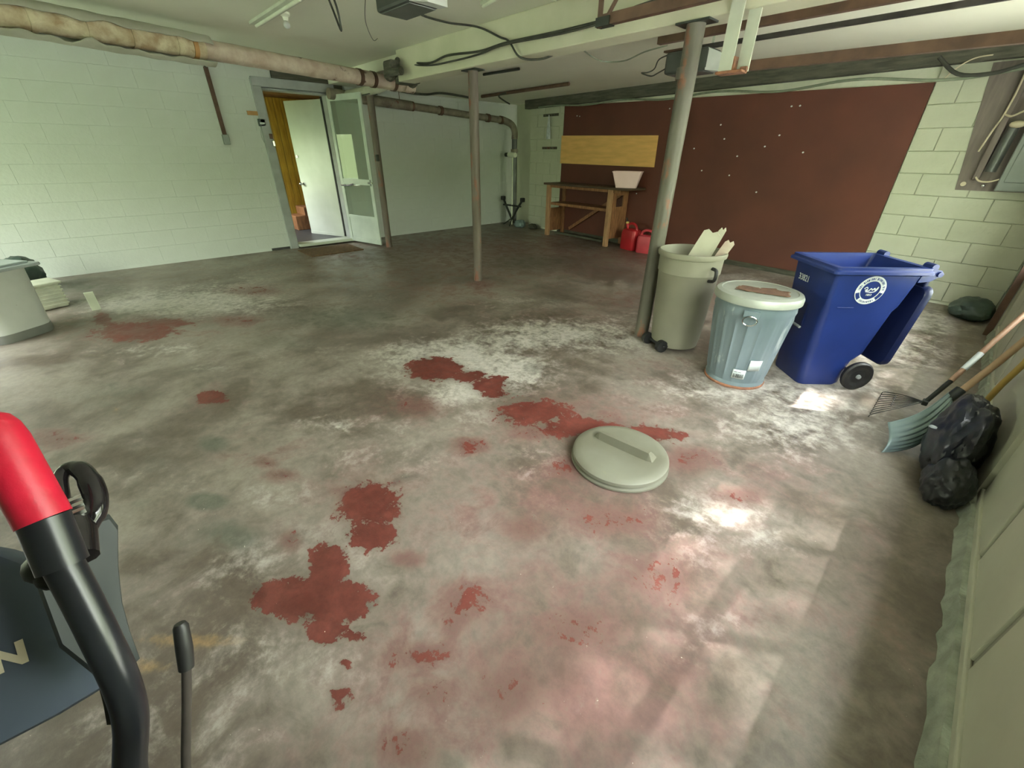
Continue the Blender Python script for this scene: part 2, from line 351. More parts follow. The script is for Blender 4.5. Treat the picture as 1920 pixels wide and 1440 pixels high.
    def build(s, name, m, parent=None, smooth=False, loc=None, origin=None):
        bmesh.ops.recalc_face_normals(s.bm, faces=s.bm.faces)
        me = bpy.data.meshes.new(name); s.bm.to_mesh(me); s.bm.free()
        if isinstance(m, str): m = M[m]
        me.materials.append(m)
        if smooth:
            for p in me.polygons: p.use_smooth = True
            try:
                me.set_sharp_from_angle(angle=math.radians(38))
            except Exception: pass
        o = bpy.data.objects.new(name, me); C.objects.link(o)
        if origin is not None:
            me.transform(Matrix.Translation(-Vector(origin))); o.location = origin
        if parent is not None:
            o.parent = parent
            if origin is not None: pass
        return o
def catmull(P, n):
    out = []
    for i in range(len(P) - 1):
        p0 = P[max(i - 1, 0)]; p1 = P[i]; p2 = P[i + 1]; p3 = P[min(i + 2, len(P) - 1)]
        for k in range(n):
            t = k / n
            out.append(0.5 * ((2 * p1) + (p2 - p0) * t + (2 * p0 - 5 * p1 + 4 * p2 - p3) * t * t + (-p0 + 3 * p1 - 3 * p2 + p3) * t ** 3))
    out.append(P[-1]); return out
def tag(o, label, cat, group=None, kind=None):
    o['label'] = label
    if cat: o['category'] = cat
    if group: o['group'] = group
    if kind: o['kind'] = kind
    return o
def thing(name, label, cat, loc=(0, 0, 0), rotz=0.0, group=None):
    o = bpy.data.objects.new(name, None); C.objects.link(o); o.empty_display_size = 0.1
    o.location = loc; o.rotation_euler = (0, 0, rotz)
    return tag(o, label, cat, group)
def struct(name, label=None, parent=None, loc=(0, 0, 0), rotz=0.0, cat=None):
    o = bpy.data.objects.new(name, None); C.objects.link(o); o.location = loc; o.rotation_euler = (0, 0, rotz)
    o['kind'] = 'structure'
    if label: o['label'] = label
    o['category'] = cat or name.split('_')[0]
    return o
def stag(o, label, cat):
    o['kind'] = 'structure'; o['label'] = label; o['category'] = cat; return o
def copy_tree(o, parent=None, loc=None, rotz=None, label=None):
    c = o.copy(); C.objects.link(c)
    if parent is not None: c.parent = parent
    if loc is not None: c.location = loc
    if rotz is not None: c.rotation_euler = (0, 0, rotz)
    if label: c['label'] = label
    for ch in list(o.children): copy_tree(ch, c)
    return c
def parented(o, child_parent):
    o.parent = child_parent; return o
WEAR_R = [(-2.57,1.56,0.12,0.133,0.151,-0.101,1.35), (-2.48,1.69,0.052,0.057,0.061,-0.045,1.1), (-2.27,1.69,0.094,0.104,0.076,-0.059,1.0), (-2.06,1.7,0.08,0.088,0.081,-0.068,1.0), (-2.27,1.76,0.039,0.044,0.042,-0.034,1.0), (-2.07,1.81,0.044,0.048,0.051,-0.045,1.0), (-1.94,1.65,0.064,0.071,0.046,-0.039,0.95), (-1.24,0.12,0.125,0.136,0.085,-0.031,1.3), (-1.34,0.22,0.048,0.051,0.101,-0.041,1.25), (-1.36,-0.0,0.059,0.064,0.057,-0.016,1.15), (-1.08,0.11,0.044,0.048,0.05,-0.019,1.05), (-1.11,0.2,0.054,0.059,0.051,-0.022,1.0), (-0.99,0.18,0.029,0.031,0.025,-0.011,0.9), (-3.22,0.17,0.075,0.081,0.092,-0.017,1.1), (-3.22,0.12,0.034,0.038,0.058,-0.01,1.0), (-1.54,0.51,0.114,0.124,0.148,-0.074,0.95), (-1.37,0.43,0.081,0.089,0.079,-0.039,1.0), (-1.69,0.45,0.064,0.069,0.073,-0.031,0.8), (-1.58,1.69,0.168,0.184,0.119,-0.121,0.95), (-1.28,1.76,0.171,0.187,0.082,-0.101,0.95), (-0.94,2.01,0.156,0.17,0.054,-0.089,0.95), (-1.42,1.52,0.1,0.11,0.059,-0.06,0.8), (-0.82,0.51,0.11,0.118,0.119,-0.089,0.82), (-0.78,0.3,0.111,0.12,0.067,-0.041,0.72), (-0.65,0.3,0.093,0.1,0.051,-0.034,0.72), (-0.49,0.47,0.116,0.126,0.078,-0.072,0.6), (-5.12,-0.12,0.233,0.259,0.271,-0.021,1.15), (-5.2,0.13,0.157,0.176,0.162,-0.019,1.0), (-5.75,-0.31,0.057,0.064,0.284,-0.011,1.0), (-0.92,0.11,0.011,0.011,0.015,-0.006,0.95), (-0.85,0.06,0.021,0.023,0.02,-0.009,0.95), (-0.82,0.06,0.016,0.017,0.019,-0.009,0.9), (-0.65,1.99,0.123,0.134,0.063,-0.126,0.75), (-1.58,0.15,0.035,0.038,0.066,-0.021,0.85), (-2.17,1.17,0.117,0.129,0.13,-0.081,0.8), (-1.58,1.15,0.084,0.093,0.073,-0.056,0.75), (-0.35,1.89,0.129,0.139,0.038,-0.096,0.62), (-0.68,1.3,0.204,0.222,0.076,-0.109,0.62), (-0.35,1.21,0.134,0.145,0.074,-0.136,0.55), (-0.47,0.77,0.157,0.17,0.074,-0.09,0.55), (-0.58,0.15,0.105,0.114,0.054,-0.033,0.5), (-5.87,1.07,0.259,0.291,0.3,-0.075,0.8), (-4.84,0.66,0.215,0.24,0.173,-0.039,0.55), (-7.0,2.79,0.344,0.397,0.394,-0.174,0.7), (-4.17,3.34,0.161,0.183,0.176,-0.143,0.7), (-2.21,0.23,0.049,0.054,0.058,-0.016,0.6), (-2.07,0.24,0.076,0.084,0.063,-0.019,0.6), (-1.15,0.47,0.061,0.066,0.046,-0.027,0.6), (-1.06,1.41,0.099,0.108,0.071,-0.083,0.5), (-0.93,0.95,0.1,0.108,0.066,-0.065,0.5), (-3.32,-0.64,0.106,0.116,0.146,0.003,0.5)]
WEAR_LIGHT_G = [(-5.88,0.41,0.757,0.851,0.604,-0.09,0.9), (-6.11,-0.05,0.348,0.391,0.374,-0.029,1.0), (-6.21,0.85,0.525,0.593,0.375,-0.077,0.6), (-4.46,0.01,0.366,0.406,0.219,-0.024,0.5), (-6.51,1.29,0.427,0.485,0.365,-0.094,0.4), (-2.65,1.8,0.363,0.401,0.294,-0.213,1.0), (-2.24,1.93,0.259,0.285,0.286,-0.249,1.0), (-2.13,1.48,0.206,0.227,0.185,-0.137,0.8), (-2.38,2.87,0.516,0.574,0.251,-0.287,0.85), (-2.54,2.39,0.328,0.364,0.226,-0.211,0.8), (-1.82,3.2,0.298,0.331,0.154,-0.238,0.7), (-2.81,1.44,0.176,0.194,0.351,-0.205,0.5), (-1.78,1.39,0.141,0.155,0.122,-0.099,0.5), (-2.06,3.77,0.336,0.376,0.156,-0.253,0.45), (-3.32,3.29,0.373,0.419,0.201,-0.196,0.4), (-3.23,4.6,0.334,0.379,0.161,-0.216,0.3), (-0.63,3.3,0.547,0.602,0.118,-0.364,0.8), (-0.34,2.89,0.33,0.361,0.097,-0.349,0.75), (-0.22,4.79,0.429,0.475,0.095,-0.607,0.75), (-0.17,5.88,0.539,0.601,0.078,-0.639,0.75), (-0.39,1.68,0.192,0.209,0.076,-0.169,0.6), (-0.17,1.69,0.131,0.141,0.033,-0.094,0.5), (-0.3,1.34,0.091,0.099,0.049,-0.099,0.4), (-1.42,0.33,0.192,0.209,0.256,-0.113,0.45), (-1.17,-0.14,0.243,0.263,0.189,-0.044,0.42), (-1.1,-0.37,0.191,0.206,0.126,-0.014,0.42), (-0.99,0.05,0.146,0.159,0.119,-0.045,0.45), (-1.56,-0.02,0.134,0.146,0.169,-0.042,0.5), (-1.91,0.19,0.197,0.214,0.176,-0.053,0.4), (-1.93,0.53,0.179,0.194,0.175,-0.075,0.35), (-1.75,0.79,0.161,0.176,0.124,-0.071,0.4), (-2.07,0.9,0.135,0.148,0.131,-0.071,0.35), (-2.38,-0.16,0.224,0.244,0.244,-0.033,0.25), (-3.77,0.23,0.196,0.217,0.108,-0.02,0.35), (-3.76,0.54,0.178,0.196,0.136,-0.034,0.3), (-3.42,1.07,0.244,0.271,0.216,-0.087,0.3), (-0.72,6.36,0.879,0.989,0.101,-0.524,0.6), (-1.99,6.43,0.611,0.694,0.138,-0.37,0.5), (-4.9,1.67,0.248,0.278,0.201,-0.081,0.25), (-6.97,1.7,0.414,0.474,0.354,-0.106,0.3), (-1.24,1.34,0.163,0.177,0.131,-0.134,0.3), (-0.8,1.06,0.131,0.142,0.08,-0.091,0.3), (-4.57,2.04,0.249,0.279,0.19,-0.096,0.3), (-2.28,0.68,0.045,0.049,0.068,-0.029,0.6), (-2.4,0.63,0.137,0.15,0.12,-0.047,0.4), (-0.14,1.13,0.079,0.085,0.051,-0.114,0.35)]
WEAR_B = [(-0.26,0.7,0.301,0.325,0.123,-0.177,0.8), (-0.66,0.75,0.281,0.304,0.187,-0.191,0.6), (-0.57,0.2,0.267,0.288,0.088,-0.056,0.6), (-0.3,1.59,0.199,0.216,0.079,-0.184,0.5), (-0.16,1.05,0.154,0.168,0.069,-0.142,0.6), (-5.33,-0.11,0.516,0.576,0.548,-0.042,0.5), (-1.31,1.91,0.711,0.78,0.238,-0.305,0.55), (-0.99,1.08,0.616,0.67,0.297,-0.304,0.55), (-0.61,0.44,0.364,0.393,0.234,-0.19,0.7), (-0.33,1.17,0.319,0.344,0.179,-0.327,0.65), (-0.26,2.16,0.29,0.316,0.131,-0.408,0.4), (-1.58,0.54,0.271,0.294,0.346,-0.174,0.6), (-1.22,0.14,0.223,0.241,0.199,-0.076,0.3), (-2.13,1.21,0.293,0.321,0.234,-0.151,0.5), (-5.58,5.1,1.863,2.157,1.406,-1.282,0.7), (-2.43,3.35,0.744,0.831,0.297,-0.381,0.4), (-6.76,1.94,0.779,0.891,0.866,-0.294,0.3), (-1.26,2.87,0.284,0.314,0.186,-0.337,0.4), (-0.24,4.95,0.475,0.527,0.126,-0.808,0.35), (-2.31,0.25,0.245,0.267,0.207,-0.059,0.4), (-2.67,4.17,0.512,0.576,0.246,-0.353,0.5), (-1.6,5.38,0.868,0.976,0.336,-0.901,0.4), (-4.35,1.45,0.746,0.835,0.661,-0.267,0.4), (-7.56,3.55,1.279,1.487,0.952,-0.478,0.5), (0.2,1.58,0.164,0.178,0.1,-0.516,0.4), (-3.22,0.17,0.149,0.164,0.209,-0.04,0.4), (-4.3,3.01,0.676,0.764,0.591,-0.429,0.5)]
WEAR_SHADE_A = [(-0.88,0.97,0.196,0.214,0.127,-0.13,0.4), (-1.46,0.84,0.152,0.165,0.102,-0.069,0.35), (-0.43,0.63,0.122,0.131,0.065,-0.075,0.35), (-1.56,0.18,0.096,0.104,0.091,-0.031,0.4), (-4.48,2.14,0.415,0.466,0.337,-0.178,0.4), (-2.65,-0.2,0.179,0.196,0.228,-0.025,0.4), (-1.15,2.29,0.149,0.164,0.114,-0.183,0.3), (-3.94,0.05,0.336,0.371,0.224,-0.03,0.4), (-4.2,1.5,0.552,0.616,0.471,-0.201,0.7), (-3.91,0.88,0.353,0.392,0.281,-0.089,0.5), (-3.76,-0.37,0.399,0.438,0.384,-0.016,0.45), (-2.61,0.05,0.071,0.078,0.094,-0.018,0.8), (-2.1,-0.07,0.079,0.086,0.066,-0.011,0.9), (-1.8,-0.04,0.114,0.123,0.119,-0.026,0.7), (-2.26,-0.3,0.086,0.094,0.108,-0.01,0.5), (-6.83,2.99,0.921,1.061,0.932,-0.444,0.5), (-4.68,4.86,0.677,0.777,0.532,-0.544,0.6), (-7.38,-0.47,0.559,0.631,0.498,-0.006,0.55), (-3.06,3.74,0.339,0.381,0.219,-0.256,0.5), (-4.4,-0.6,0.271,0.299,0.482,0.003,0.4), (-1.59,0.73,0.086,0.094,0.044,-0.026,0.5), (-1.69,0.6,0.114,0.124,0.094,-0.048,0.4), (-1.34,-0.04,0.041,0.044,0.06,-0.016,0.5), (-1.07,0.27,0.041,0.044,0.06,-0.029,0.5), (-1.26,0.2,0.174,0.187,0.164,-0.066,0.35), (-1.59,0.19,0.097,0.106,0.093,-0.031,0.4), (-1.84,1.74,0.077,0.085,0.066,-0.061,0.5), (-2.04,2.15,0.072,0.079,0.08,-0.081,0.5), (-1.17,0.65,0.13,0.141,0.101,-0.069,0.3), (-4.7,0.82,0.324,0.361,0.237,-0.062,0.35), (-5.67,4.33,0.704,0.811,0.997,-0.776,0.4), (-4.69,6.89,0.802,0.933,0.504,-0.708,0.5), (-0.82,1.12,0.101,0.11,0.052,-0.061,0.3), (-3.63,1.57,0.171,0.191,0.102,-0.051,0.5), (-3.77,0.1,0.329,0.362,0.254,-0.039,0.3), (-1.86,-0.19,0.126,0.136,0.135,-0.021,0.35), (-2.89,-0.71,0.222,0.242,0.457,0.019,0.35)]
WEAR_O = [(-1.36,-0.25,0.139,0.151,0.034,-0.006,0.8), (-1.18,0.05,0.079,0.086,0.024,-0.009,0.4), (-1.37,-0.38,0.071,0.078,0.037,-0.003,0.7), (-3.45,-0.34,0.024,0.026,0.084,-0.004,0.6)]

def text_obj(name, body, size, m, parent, mtx, depth=0.0008, sx=1.0, bold=0.0):
    cu = bpy.data.curves.new(name, 'FONT'); cu.body = body; cu.size = size; cu.extrude = depth; cu.offset = bold
    cu.align_x = 'CENTER'; cu.align_y = 'CENTER'
    ob = bpy.data.objects.new(name + '_tmp', cu); C.objects.link(ob)
    dg = bpy.context.evaluated_depsgraph_get(); dg.update()
    me = bpy.data.meshes.new_from_object(ob.evaluated_get(dg))
    bpy.data.objects.remove(ob); bpy.data.curves.remove(cu)
    me.transform(Matrix.Diagonal((sx, 1, 1, 1))); me.transform(mtx)
    me.materials.clear(); me.materials.append(M[m])
    o = bpy.data.objects.new(name, me); C.objects.link(o); o.parent = parent
    return o
def frame_mtx(o, x, y):
    """matrix with columns x axis, y axis, normal, origin"""
    x = Vector(x).normalized(); y = Vector(y).normalized(); z = x.cross(y).normalized(); y = z.cross(x)
    m = Matrix.Identity(4)
    for i in range(3): m[i][0] = x[i]; m[i][1] = y[i]; m[i][2] = z[i]; m[i][3] = o[i]
    return m

# ================================================================ STRUCTURE
BA = math.atan(-0.075); BC = math.cos(BA)
def byw(x): return 6.8725 - 0.075 * x          # y of the back wall's face
def bs(x): return (x + 7.35) / BC               # distance along the back wall from its left corner
BO = (-7.35, byw(-7.35), 0)
CZ, CZ2 = 2.62, 2.49

# floor
x0, x1, y0, y1, st = -8.5, 0.75, -3.4, 8.0, 0.03
nx, ny = int((x1 - x0) / st) + 1, int((y1 - y0) / st) + 1
gx = np.linspace(x0, x1, nx); gy = np.linspace(y0, y1, ny)
X, Y = np.meshgrid(gx, gy)
WEAR_B = WEAR_B + [(*w[:6], 0.95) for w in WEAR_R if w[6] < 0.9]
WEAR_R = [w if w[6] >= 0.9 else (*w[:2], *[k * 0.8 for k in w[2:6]], 0.48) for w in WEAR_R]
def field(lst):
    F_ = np.zeros_like(X)
    for (cx, cy, ux, uy, vx, vy, a) in lst:
        det = ux * vy - uy * vx
        dx = X - cx; dy = Y - cy
        p = (dx * vy - dy * vx) / det; q = (-dx * uy + dy * ux) / det
        F_ = np.maximum(F_, a * np.exp(-0.69 * (p * p + q * q))) 
    return F_
wr, wg, wb_, wa, wo_ = (field(l) for l in (WEAR_R, WEAR_LIGHT_G, WEAR_B, WEAR_SHADE_A, WEAR_O))
vs = np.stack([X, Y, np.zeros_like(X)], -1).reshape(-1, 3)
idx = np.arange(nx * ny).reshape(ny, nx)
fc = np.stack([idx[:-1, :-1], idx[:-1, 1:], idx[1:, 1:], idx[1:, :-1]], -1).reshape(-1, 4)
me = bpy.data.meshes.new('floor')
me.vertices.add(len(vs)); me.vertices.foreach_set('co', vs.ravel())
me.loops.add(len(fc) * 4); me.loops.foreach_set('vertex_index', fc.ravel())
me.polygons.add(len(fc)); me.polygons.foreach_set('loop_start', np.arange(0, len(fc) * 4, 4)); me.polygons.foreach_set('loop_total', np.full(len(fc), 4))
me.update()
ca = me.color_attributes.new('wear_and_light', 'FLOAT_COLOR', 'POINT')
ca.data.foreach_set('color', np.stack([wr, wg, wb_, wa], -1).astype(np.float32).ravel())
oa = me.attributes.new('ochre', 'FLOAT', 'POINT'); oa.data.foreach_set('value', wo_.astype(np.float32).ravel())
me.materials.append(M['floor'])
fo = bpy.data.objects.new('floor', me); C.objects.link(fo); stag(fo, 'bare concrete floor with worn patches of dark red paint', 'floor')

# ceiling (two levels either side of the beam)
b = MB()
b.box(((-8.5 + 0.75) / 2, (FY + 3.5) / 2, CZ + 0.05), (9.25, 3.5 - FY, 0.1))
b.box(((-8.5 + 0.75) / 2, (3.5 + 8.1) / 2, CZ2 + 0.08), (9.25, 4.6, 0.16))
ce = b.build('ceiling', 'ceiling'); stag(ce, 'cream painted plaster ceiling with flaking patches', 'ceiling')

# beam across the room
b = MB(); b.box(((-5.75 + GX) / 2, 3.49, 2.46), (GX + 5.75, 0.24, 0.32), bevel=0.008)
be = b.build('ceiling_beam', 'beam'); tag(be, 'long cream painted beam across the ceiling carried by the posts', 'beam')

# block walls -----------------------------------------------------
_blk = {}
def block_mesh(w, h, m, ch=0.004):
    k = (round(w, 3), round(h, 3), m)
    if k in _blk: return _blk[k]
    d = 0.012
    vs_ = [(0, 0, 0), (w, 0, 0), (w, 0, h), (0, 0, h)]
    # local: x along, y = depth (0 face is at -d, towards the room), z up
    A = [(0, 0, 0), (w, 0, 0), (w, 0, h), (0, 0, h)]
    Bf = [(0, -d + ch, 0), (w, -d + ch, 0), (w, -d + ch, h), (0, -d + ch, h)]
    Cf = [(ch, -d, ch), (w - ch, -d, ch), (w - ch, -d, h - ch), (ch, -d, h - ch)]
    me_ = bpy.data.meshes.new('block')
    v = A + Bf + Cf; f = []
    for q in range(4):
        n_ = (q + 1) % 4
        f.append((q, n_, 4 + n_, 4 + q)); f.append((4 + q, 4 + n_, 8 + n_, 8 + q))
    f.append((8, 9, 10, 11))
    me_.from_pydata(v, [], f); me_.materials.append(M[m]); me_.update()
    _blk[k] = me_; return me_
def block_wall(wall, s0, s1, holes, m, bw=0.436, bh=0.218, z0=0.04, ztop=2.62, gap=0.004, skip=None, ch=0.004):
    r = 0; z = z0
    while z < ztop - 0.02:
        h = min(bh, ztop - z)
        s = s0 - (bw / 2 if r % 2 else 0)
        while s < s1 - 0.01:
            a, e_ = max(s, s0), min(s + bw, s1)
            segs = [(a, e_)]
            for (ha, hb, hz0, hz1) in holes:
                if z + h > hz0 + 0.01 and z < hz1 - 0.01:
                    ns = []
                    for (p, q) in segs:
                        if q <= ha or p >= hb: ns.append((p, q)); continue
                        if p < ha: ns.append((p, ha))
                        if q > hb: ns.append((hb, q))
                    segs = ns
            for (p, q) in segs:
                if q - p < 0.03: continue
                o = bpy.data.objects.new('block', block_mesh(q - p - gap, h - gap, m, ch)); C.objects.link(o)
                o.parent = wall; o.location = (p, random.uniform(-0.0012, 0.0012), z)
            s += bw
        z += bh; r += 1

# wall_left: face x = LX, local x runs along +Y, local -y points into the room (+X)
DY0, DY1, DZ = 2.43, 3.45, 2.37      # door opening
wl = struct('wall_left', 'pale green-white painted block wall with the doorway', loc=(LX, -3.2, 0), rotz=PI / 2)
b = MB()
L_ = 8.1 + 3.2
def lb(s0, s1, z0_, z1_, dep=0.2): b.box(((s0 + s1) / 2, 0.012 + dep / 2, (z0_ + z1_) / 2), (s1 - s0, dep, z1_ - z0_))
lb(0, DY0 + 3.2, 0, CZ + 0.1); lb(DY1 + 3.2, L_, 0, CZ + 0.1); lb(DY0 + 3.2, DY1 + 3.2, DZ, CZ + 0.1)
o = b.build('wall_core', 'block_paint', wl)
block_wall(wl, -1.3 + 3.2 + 0.05, 7.85 + 3.2, [(DY0 + 3.2 - 0.0, DY1 + 3.2 + 0.0, -1, DZ), (2.62 + 3.2, 3.75 + 3.2, 2.37, 3)], 'block_paint', gap=0.0012, ch=0.0012)
b = MB(); b.box(((0.9), 0.012 - 0.006, CZ / 2), (1.8, 0.012, CZ)); b.build('plaster_area', 'block_paint', wl)
b = MB(); b.box((2.6, -0.001, 0.025), (5.2, 0.024, 0.05)); b.box((8.85, -0.001, 0.025), (4.5, 0.024, 0.05)); b.build('base_course', 'block_paint', wl)
b = MB(); b.box((3.18 + 3.2, -0.004, 2.49), (1.1, 0.035, 0.22)); b.build('shaded_gap', 'dark_band', wl)  # dark box painted in for the shaded gap above the door frame

# wall_back
wbk = struct('wall_back', 'pale green block wall behind the dark red board', loc=BO, rotz=BA)
b = MB(); LB = bs(0.7)
b.box((LB / 2, 0.012 + 0.1, 1.35), (LB, 0.2, 2.7)); b.build('wall_core', 'joint', wbk)
block_wall(wbk, 0.0, bs(-6.36), [], 'green_paint', ztop=2.34)
block_wall(wbk, bs(-0.855), bs(GX), [], 'green_paint', ztop=2.34, gap=0.004, ch=0.0015)
b = MB(); b.box((bs(-3.6), 0.006, 0.04), (5.6, 0.02, 0.08)); b.build('baseboard_strip', 'dark_band', wbk)
# recessed corner left of the back wall
wc = struct('wall_corner', 'shaded recess in the far corner', loc=(LX, 7.86, 0))
b = MB(); b.box((0.5, 0.1, 1.35), (1.2, 0.2, 2.7)); b.box((0.99, -0.02, 1.35), (0.18, 0.30, 2.7)); b.build('wall_core', 'green_paint', wc)
# dark sill timber along the top of the back wall
b = MB()
b.box((LB / 2 - 0.15, -0.05, 2.42), (LB - 0.1, 0.12, 0.17), bevel=0.006)
o = b.build('sill_timber', 'dark_band'); o.location = BO; o.rotation_euler = (0, 0, BA)
tag(o, 'long dark grimy timber along the top of the back wall', 'timber')

# wall_right with two garage door openings
GD = [(0.39, 2.68), (3.60, 5.89)]; GH = 2.2
wrr = struct('wall_right', 'wall with two garage doors', loc=(GX, 0, 0))
b = MB()
for (a, e_, z_, h_) in ((FY, 0.39, 0, 2.7), (2.68, 3.60, 0, 2.7), (5.89, 7.1, 0, 2.7), (FY, 7.1, GH, 2.7)):
    b.box((0.1, (a + e_) / 2, (z_ + h_) / 2), (0.2, e_ - a, h_ - z_))
b.build('wall_core', 'gdoor', wrr)
for (a, e_) in GD:
    b = MB()
    n_ = 40
    lo = []
    for k in range(n_ + 1):
        yy = a - 0.02 + (e_ - a + 0.04) * k / n_
        w = 0.012 + 0.02 * noise.noise(Vector((yy * 7, 3, 1))) + 0.012 * noise.noise(Vector((yy * 23, 7, 1)))
        hh = 0.07 + 0.015 * noise.noise(Vector((yy * 9, 1, 5)))
        lo.append([(-w - 0.018, yy, -0.01), (-w * 0.6, yy, hh), (0.10, yy, hh), (0.10, yy, -0.01)])
    b.loft(lo); b.build('door_sill', 'concrete_lip', wrr)
# unseen eave outside, added to cut the steep sky light
b = MB(); b.box((0.31, 1.8, 2.76), (0.66, 11.0, 0.1)); o = b.build('shading_eave', 'gdoor', wrr)

gd_ = MB(); gd_.box((6.7, 2, -0.06), (12.0, 24, 0.1)); o = gd_.build('bounce_ground', 'bounce_ground'); stag(o, 'unseen pale concrete outside the garage doors, added to bounce sunlight in', 'ground')  # unseen ground added to bounce sunlight up to the ceiling
gd_ = MB(); gd_.box((-9, -9.3, -0.06), (30, 12, 0.1)); o = gd_.build('lawn', 'lawn'); stag(o, 'lawn outside', 'ground')
# wall_front (behind the camera) with window_1
wf = struct('wall_front', 'wall behind the camera with a window', loc=(0, FY, 0))
b = MB()
for (a, e_, z_, h_) in ((-8.45, -7.5, 0, 2.7), (-3.9, 0.66, 0, 2.7), (-7.5, -3.9, 0, 0.75), (-7.5, -3.9, 2.15, 2.7)):
    b.box(((a + e_) / 2, -0.1, (z_ + h_) / 2), (e_ - a, 0.2, h_ - z_))
b.build('wall_core', 'block_paint', wf)
wn = struct('window_1', 'wide window behind the camera', loc=(-5.7, FY - 0.08, 1.45))
b = MB()
for x in (-1.77, -0.6, 0.6, 1.77): b.box((x, 0, 0), (0.06, 0.06, 1.4))
for z in (-0.67, 0.67): b.box((0, 0, z), (3.6, 0.06, 0.06))
b.build('window_frame', 'gdoor', wn)
b = MB(); b.box((0, 0, 0), (3.5, 0.006, 1.3)); b.build('pane', 'glass', wn)

# hall beyond the door -----------------------------------------------------
HZ = 0.05
hw = struct('wall_hall', 'varnished plank walls of the room beyond the door')
b = MB()
b.box((-10.55, 3.0, 1.25), (0.1, 3.2, 2.6)); b.box((-9.53, 4.6, 1.25), (2.12, 0.1, 2.6))
for (xa, xb, za, zb) in ((-10.6, -10.0, 0, 2.6), (-9.2, -8.47, 0, 2.6), (-10.0, -9.2, 0, 0.85), (-10.0, -9.2, 1.85, 2.6)):
    b.box(((xa + xb) / 2, 1.6, (za + zb) / 2), (xb - xa, 0.1, zb - za))
b.build('wall_core', 'hall_wall', hw)
pm = None
for k in range(20):
    yy = 1.9 + k * 0.13
    if pm is None:
        b = MB(); b.box((0, 0, 1.25), (0.02, 0.124, 2.4), bevel=0.004); o = b.build('plank', 'yellow_plank', hw); pm = o
    else:
        o = pm.copy(); C.objects.link(o)
    o.location = (-10.49, yy, 0)
hf = MB().box((-9.36, 3.0, HZ / 2 - 0.03), (2.2, 3.2, HZ + 0.06)).build('floor_hall', 'hall_floor'); stag(hf, 'dark floor of the room beyond the door', 'floor')
hc = MB().box((-9.53, 3.0, 2.55), (2.12, 3.2, 0.1)).build('ceiling_hall', 'hall_wall'); stag(hc, 'ceiling of the room beyond the door', 'ceiling')
b = MB(); b.box((0, 0, 0.14), (0.5, 0.5, 0.28), bevel=0.01); b.box((0, 0.1, 0.36), (0.5, 0.3, 0.16), bevel=0.01)
o = b.build('wooden_step', 'bench_wood'); o.location = (-10.1, 3.25, HZ); tag(o, 'brown wooden step inside the doorway behind the white door', 'step')

# door frame
tf = struct('trim_1', 'grey painted door frame', loc=(LX, 0, 0))
b = MB()
b.box((0.015, DY0 - 0.06, 1.22), (0.07, 0.13, 2.50), bevel=0.006); b.build('jamb', 'frame_grey', tf)
b = MB(); b.box((0.015, DY1 + 0.05, 1.22), (0.05, 0.11, 2.50), bevel=0.006); b.build('jamb', 'frame_grey', tf)
b = MB(); b.box((0.02, (DY0 + DY1) / 2, 2.43), (0.08, DY1 - DY0 + 0.23, 0.12), bevel=0.006); b.build('head', 'frame_grey', tf)
b = MB(); b.box((-0.10, DY0 + 0.012, 1.18), (0.2, 0.025, 2.36)); b.box((-0.1, DY1 - 0.012, 1.18), (0.2, 0.025, 2.36)); b.box((-0.1, (DY0 + DY1) / 2, 2.35), (0.2, DY1 - DY0, 0.025)); b.build('lining', 'frame_grey', tf)
th = MB().box((LX + 0.0, (DY0 + DY1) / 2, 0.045), (0.26, DY1 - DY0 - 0.02, 0.05), bevel=0.01).build('threshold', 'door_white'); tag(th, 'off-white door threshold strip across the doorway', 'threshold')

# door_1: white slab opened into the hall
d1 = struct('door_1', 'white door opened inward with a steel knob', loc=(-8.46, 3.425, HZ), rotz=math.atan2(-0.335, -0.85))
b = MB(); b.box((0.455, 0, 1.13), (0.91, 0.04, 2.24), bevel=0.004); b.build('slab', 'door_white', d1)
b = MB(); b.box((0.455, 0.0, 0.03), (0.9, 0.055, 0.05)); b.build('bottom_rail', 'door_white', d1)
b = MB(); b.cyl((0.85, 0, 0.92), (0.85, 0.06, 0.92), 0.012); b.sphere((0.85, 0.075, 0.92), 0.032); b.cyl((0.85, 0.02, 0.92), (0.85, 0.028, 0.92), 0.035); b.build('knob', 'chrome', d1, smooth=True)
b = MB(); b.cyl((0.85, 0.0, 1.38), (0.85, 0.035, 1.38), 0.026); b.build('deadbolt', 'chrome', d1, smooth=True)
b = MB(); b.box((-0.012, -0.005, 1.15), (0.03, 0.06, 2.26)); b.build('weatherstrip', 'black', d1)

# door_2: storm door swung out into the garage
d2 = struct('door_2', 'white aluminium storm door swung open with glass panels', loc=(-8.17, 3.405, 0.03), rotz=math.atan2(0.20, 0.85))
SW, SH = 0.86, 2.30
def bar(x_0, x_1, z_0, z_1, t=0.028): return MB().box(((x_0 + x_1) / 2, 0, (z_0 + z_1) / 2), (x_1 - x_0, t, z_1 - z_0), bevel=0.004)
for nm, a in (('stile', (0, 0.075, 0, SH)), ('stile', (SW - 0.075, SW, 0, SH)), ('rail', (0.075, SW - 0.075, SH - 0.085, SH)), ('rail', (0.075, SW - 0.075, 0.98, 1.07)), ('rail', (0.075, SW - 0.075, 0.42, 0.47)), ('rail', (0.075, SW - 0.075, 0, 0.07))):
    bar(*a).build(nm, 'storm', d2)
bar(0.075, SW - 0.075, 0.07, 0.42, 0.012).build('kick_panel', 'storm', d2)
bar(0.07, SW - 0.07, 1.06, SH - 0.08, 0.004).build('pane', 'storm_glass', d2)
bar(0.07, SW - 0.07, 0.46, 0.99, 0.004).build('pane', 'storm_glass', d2)
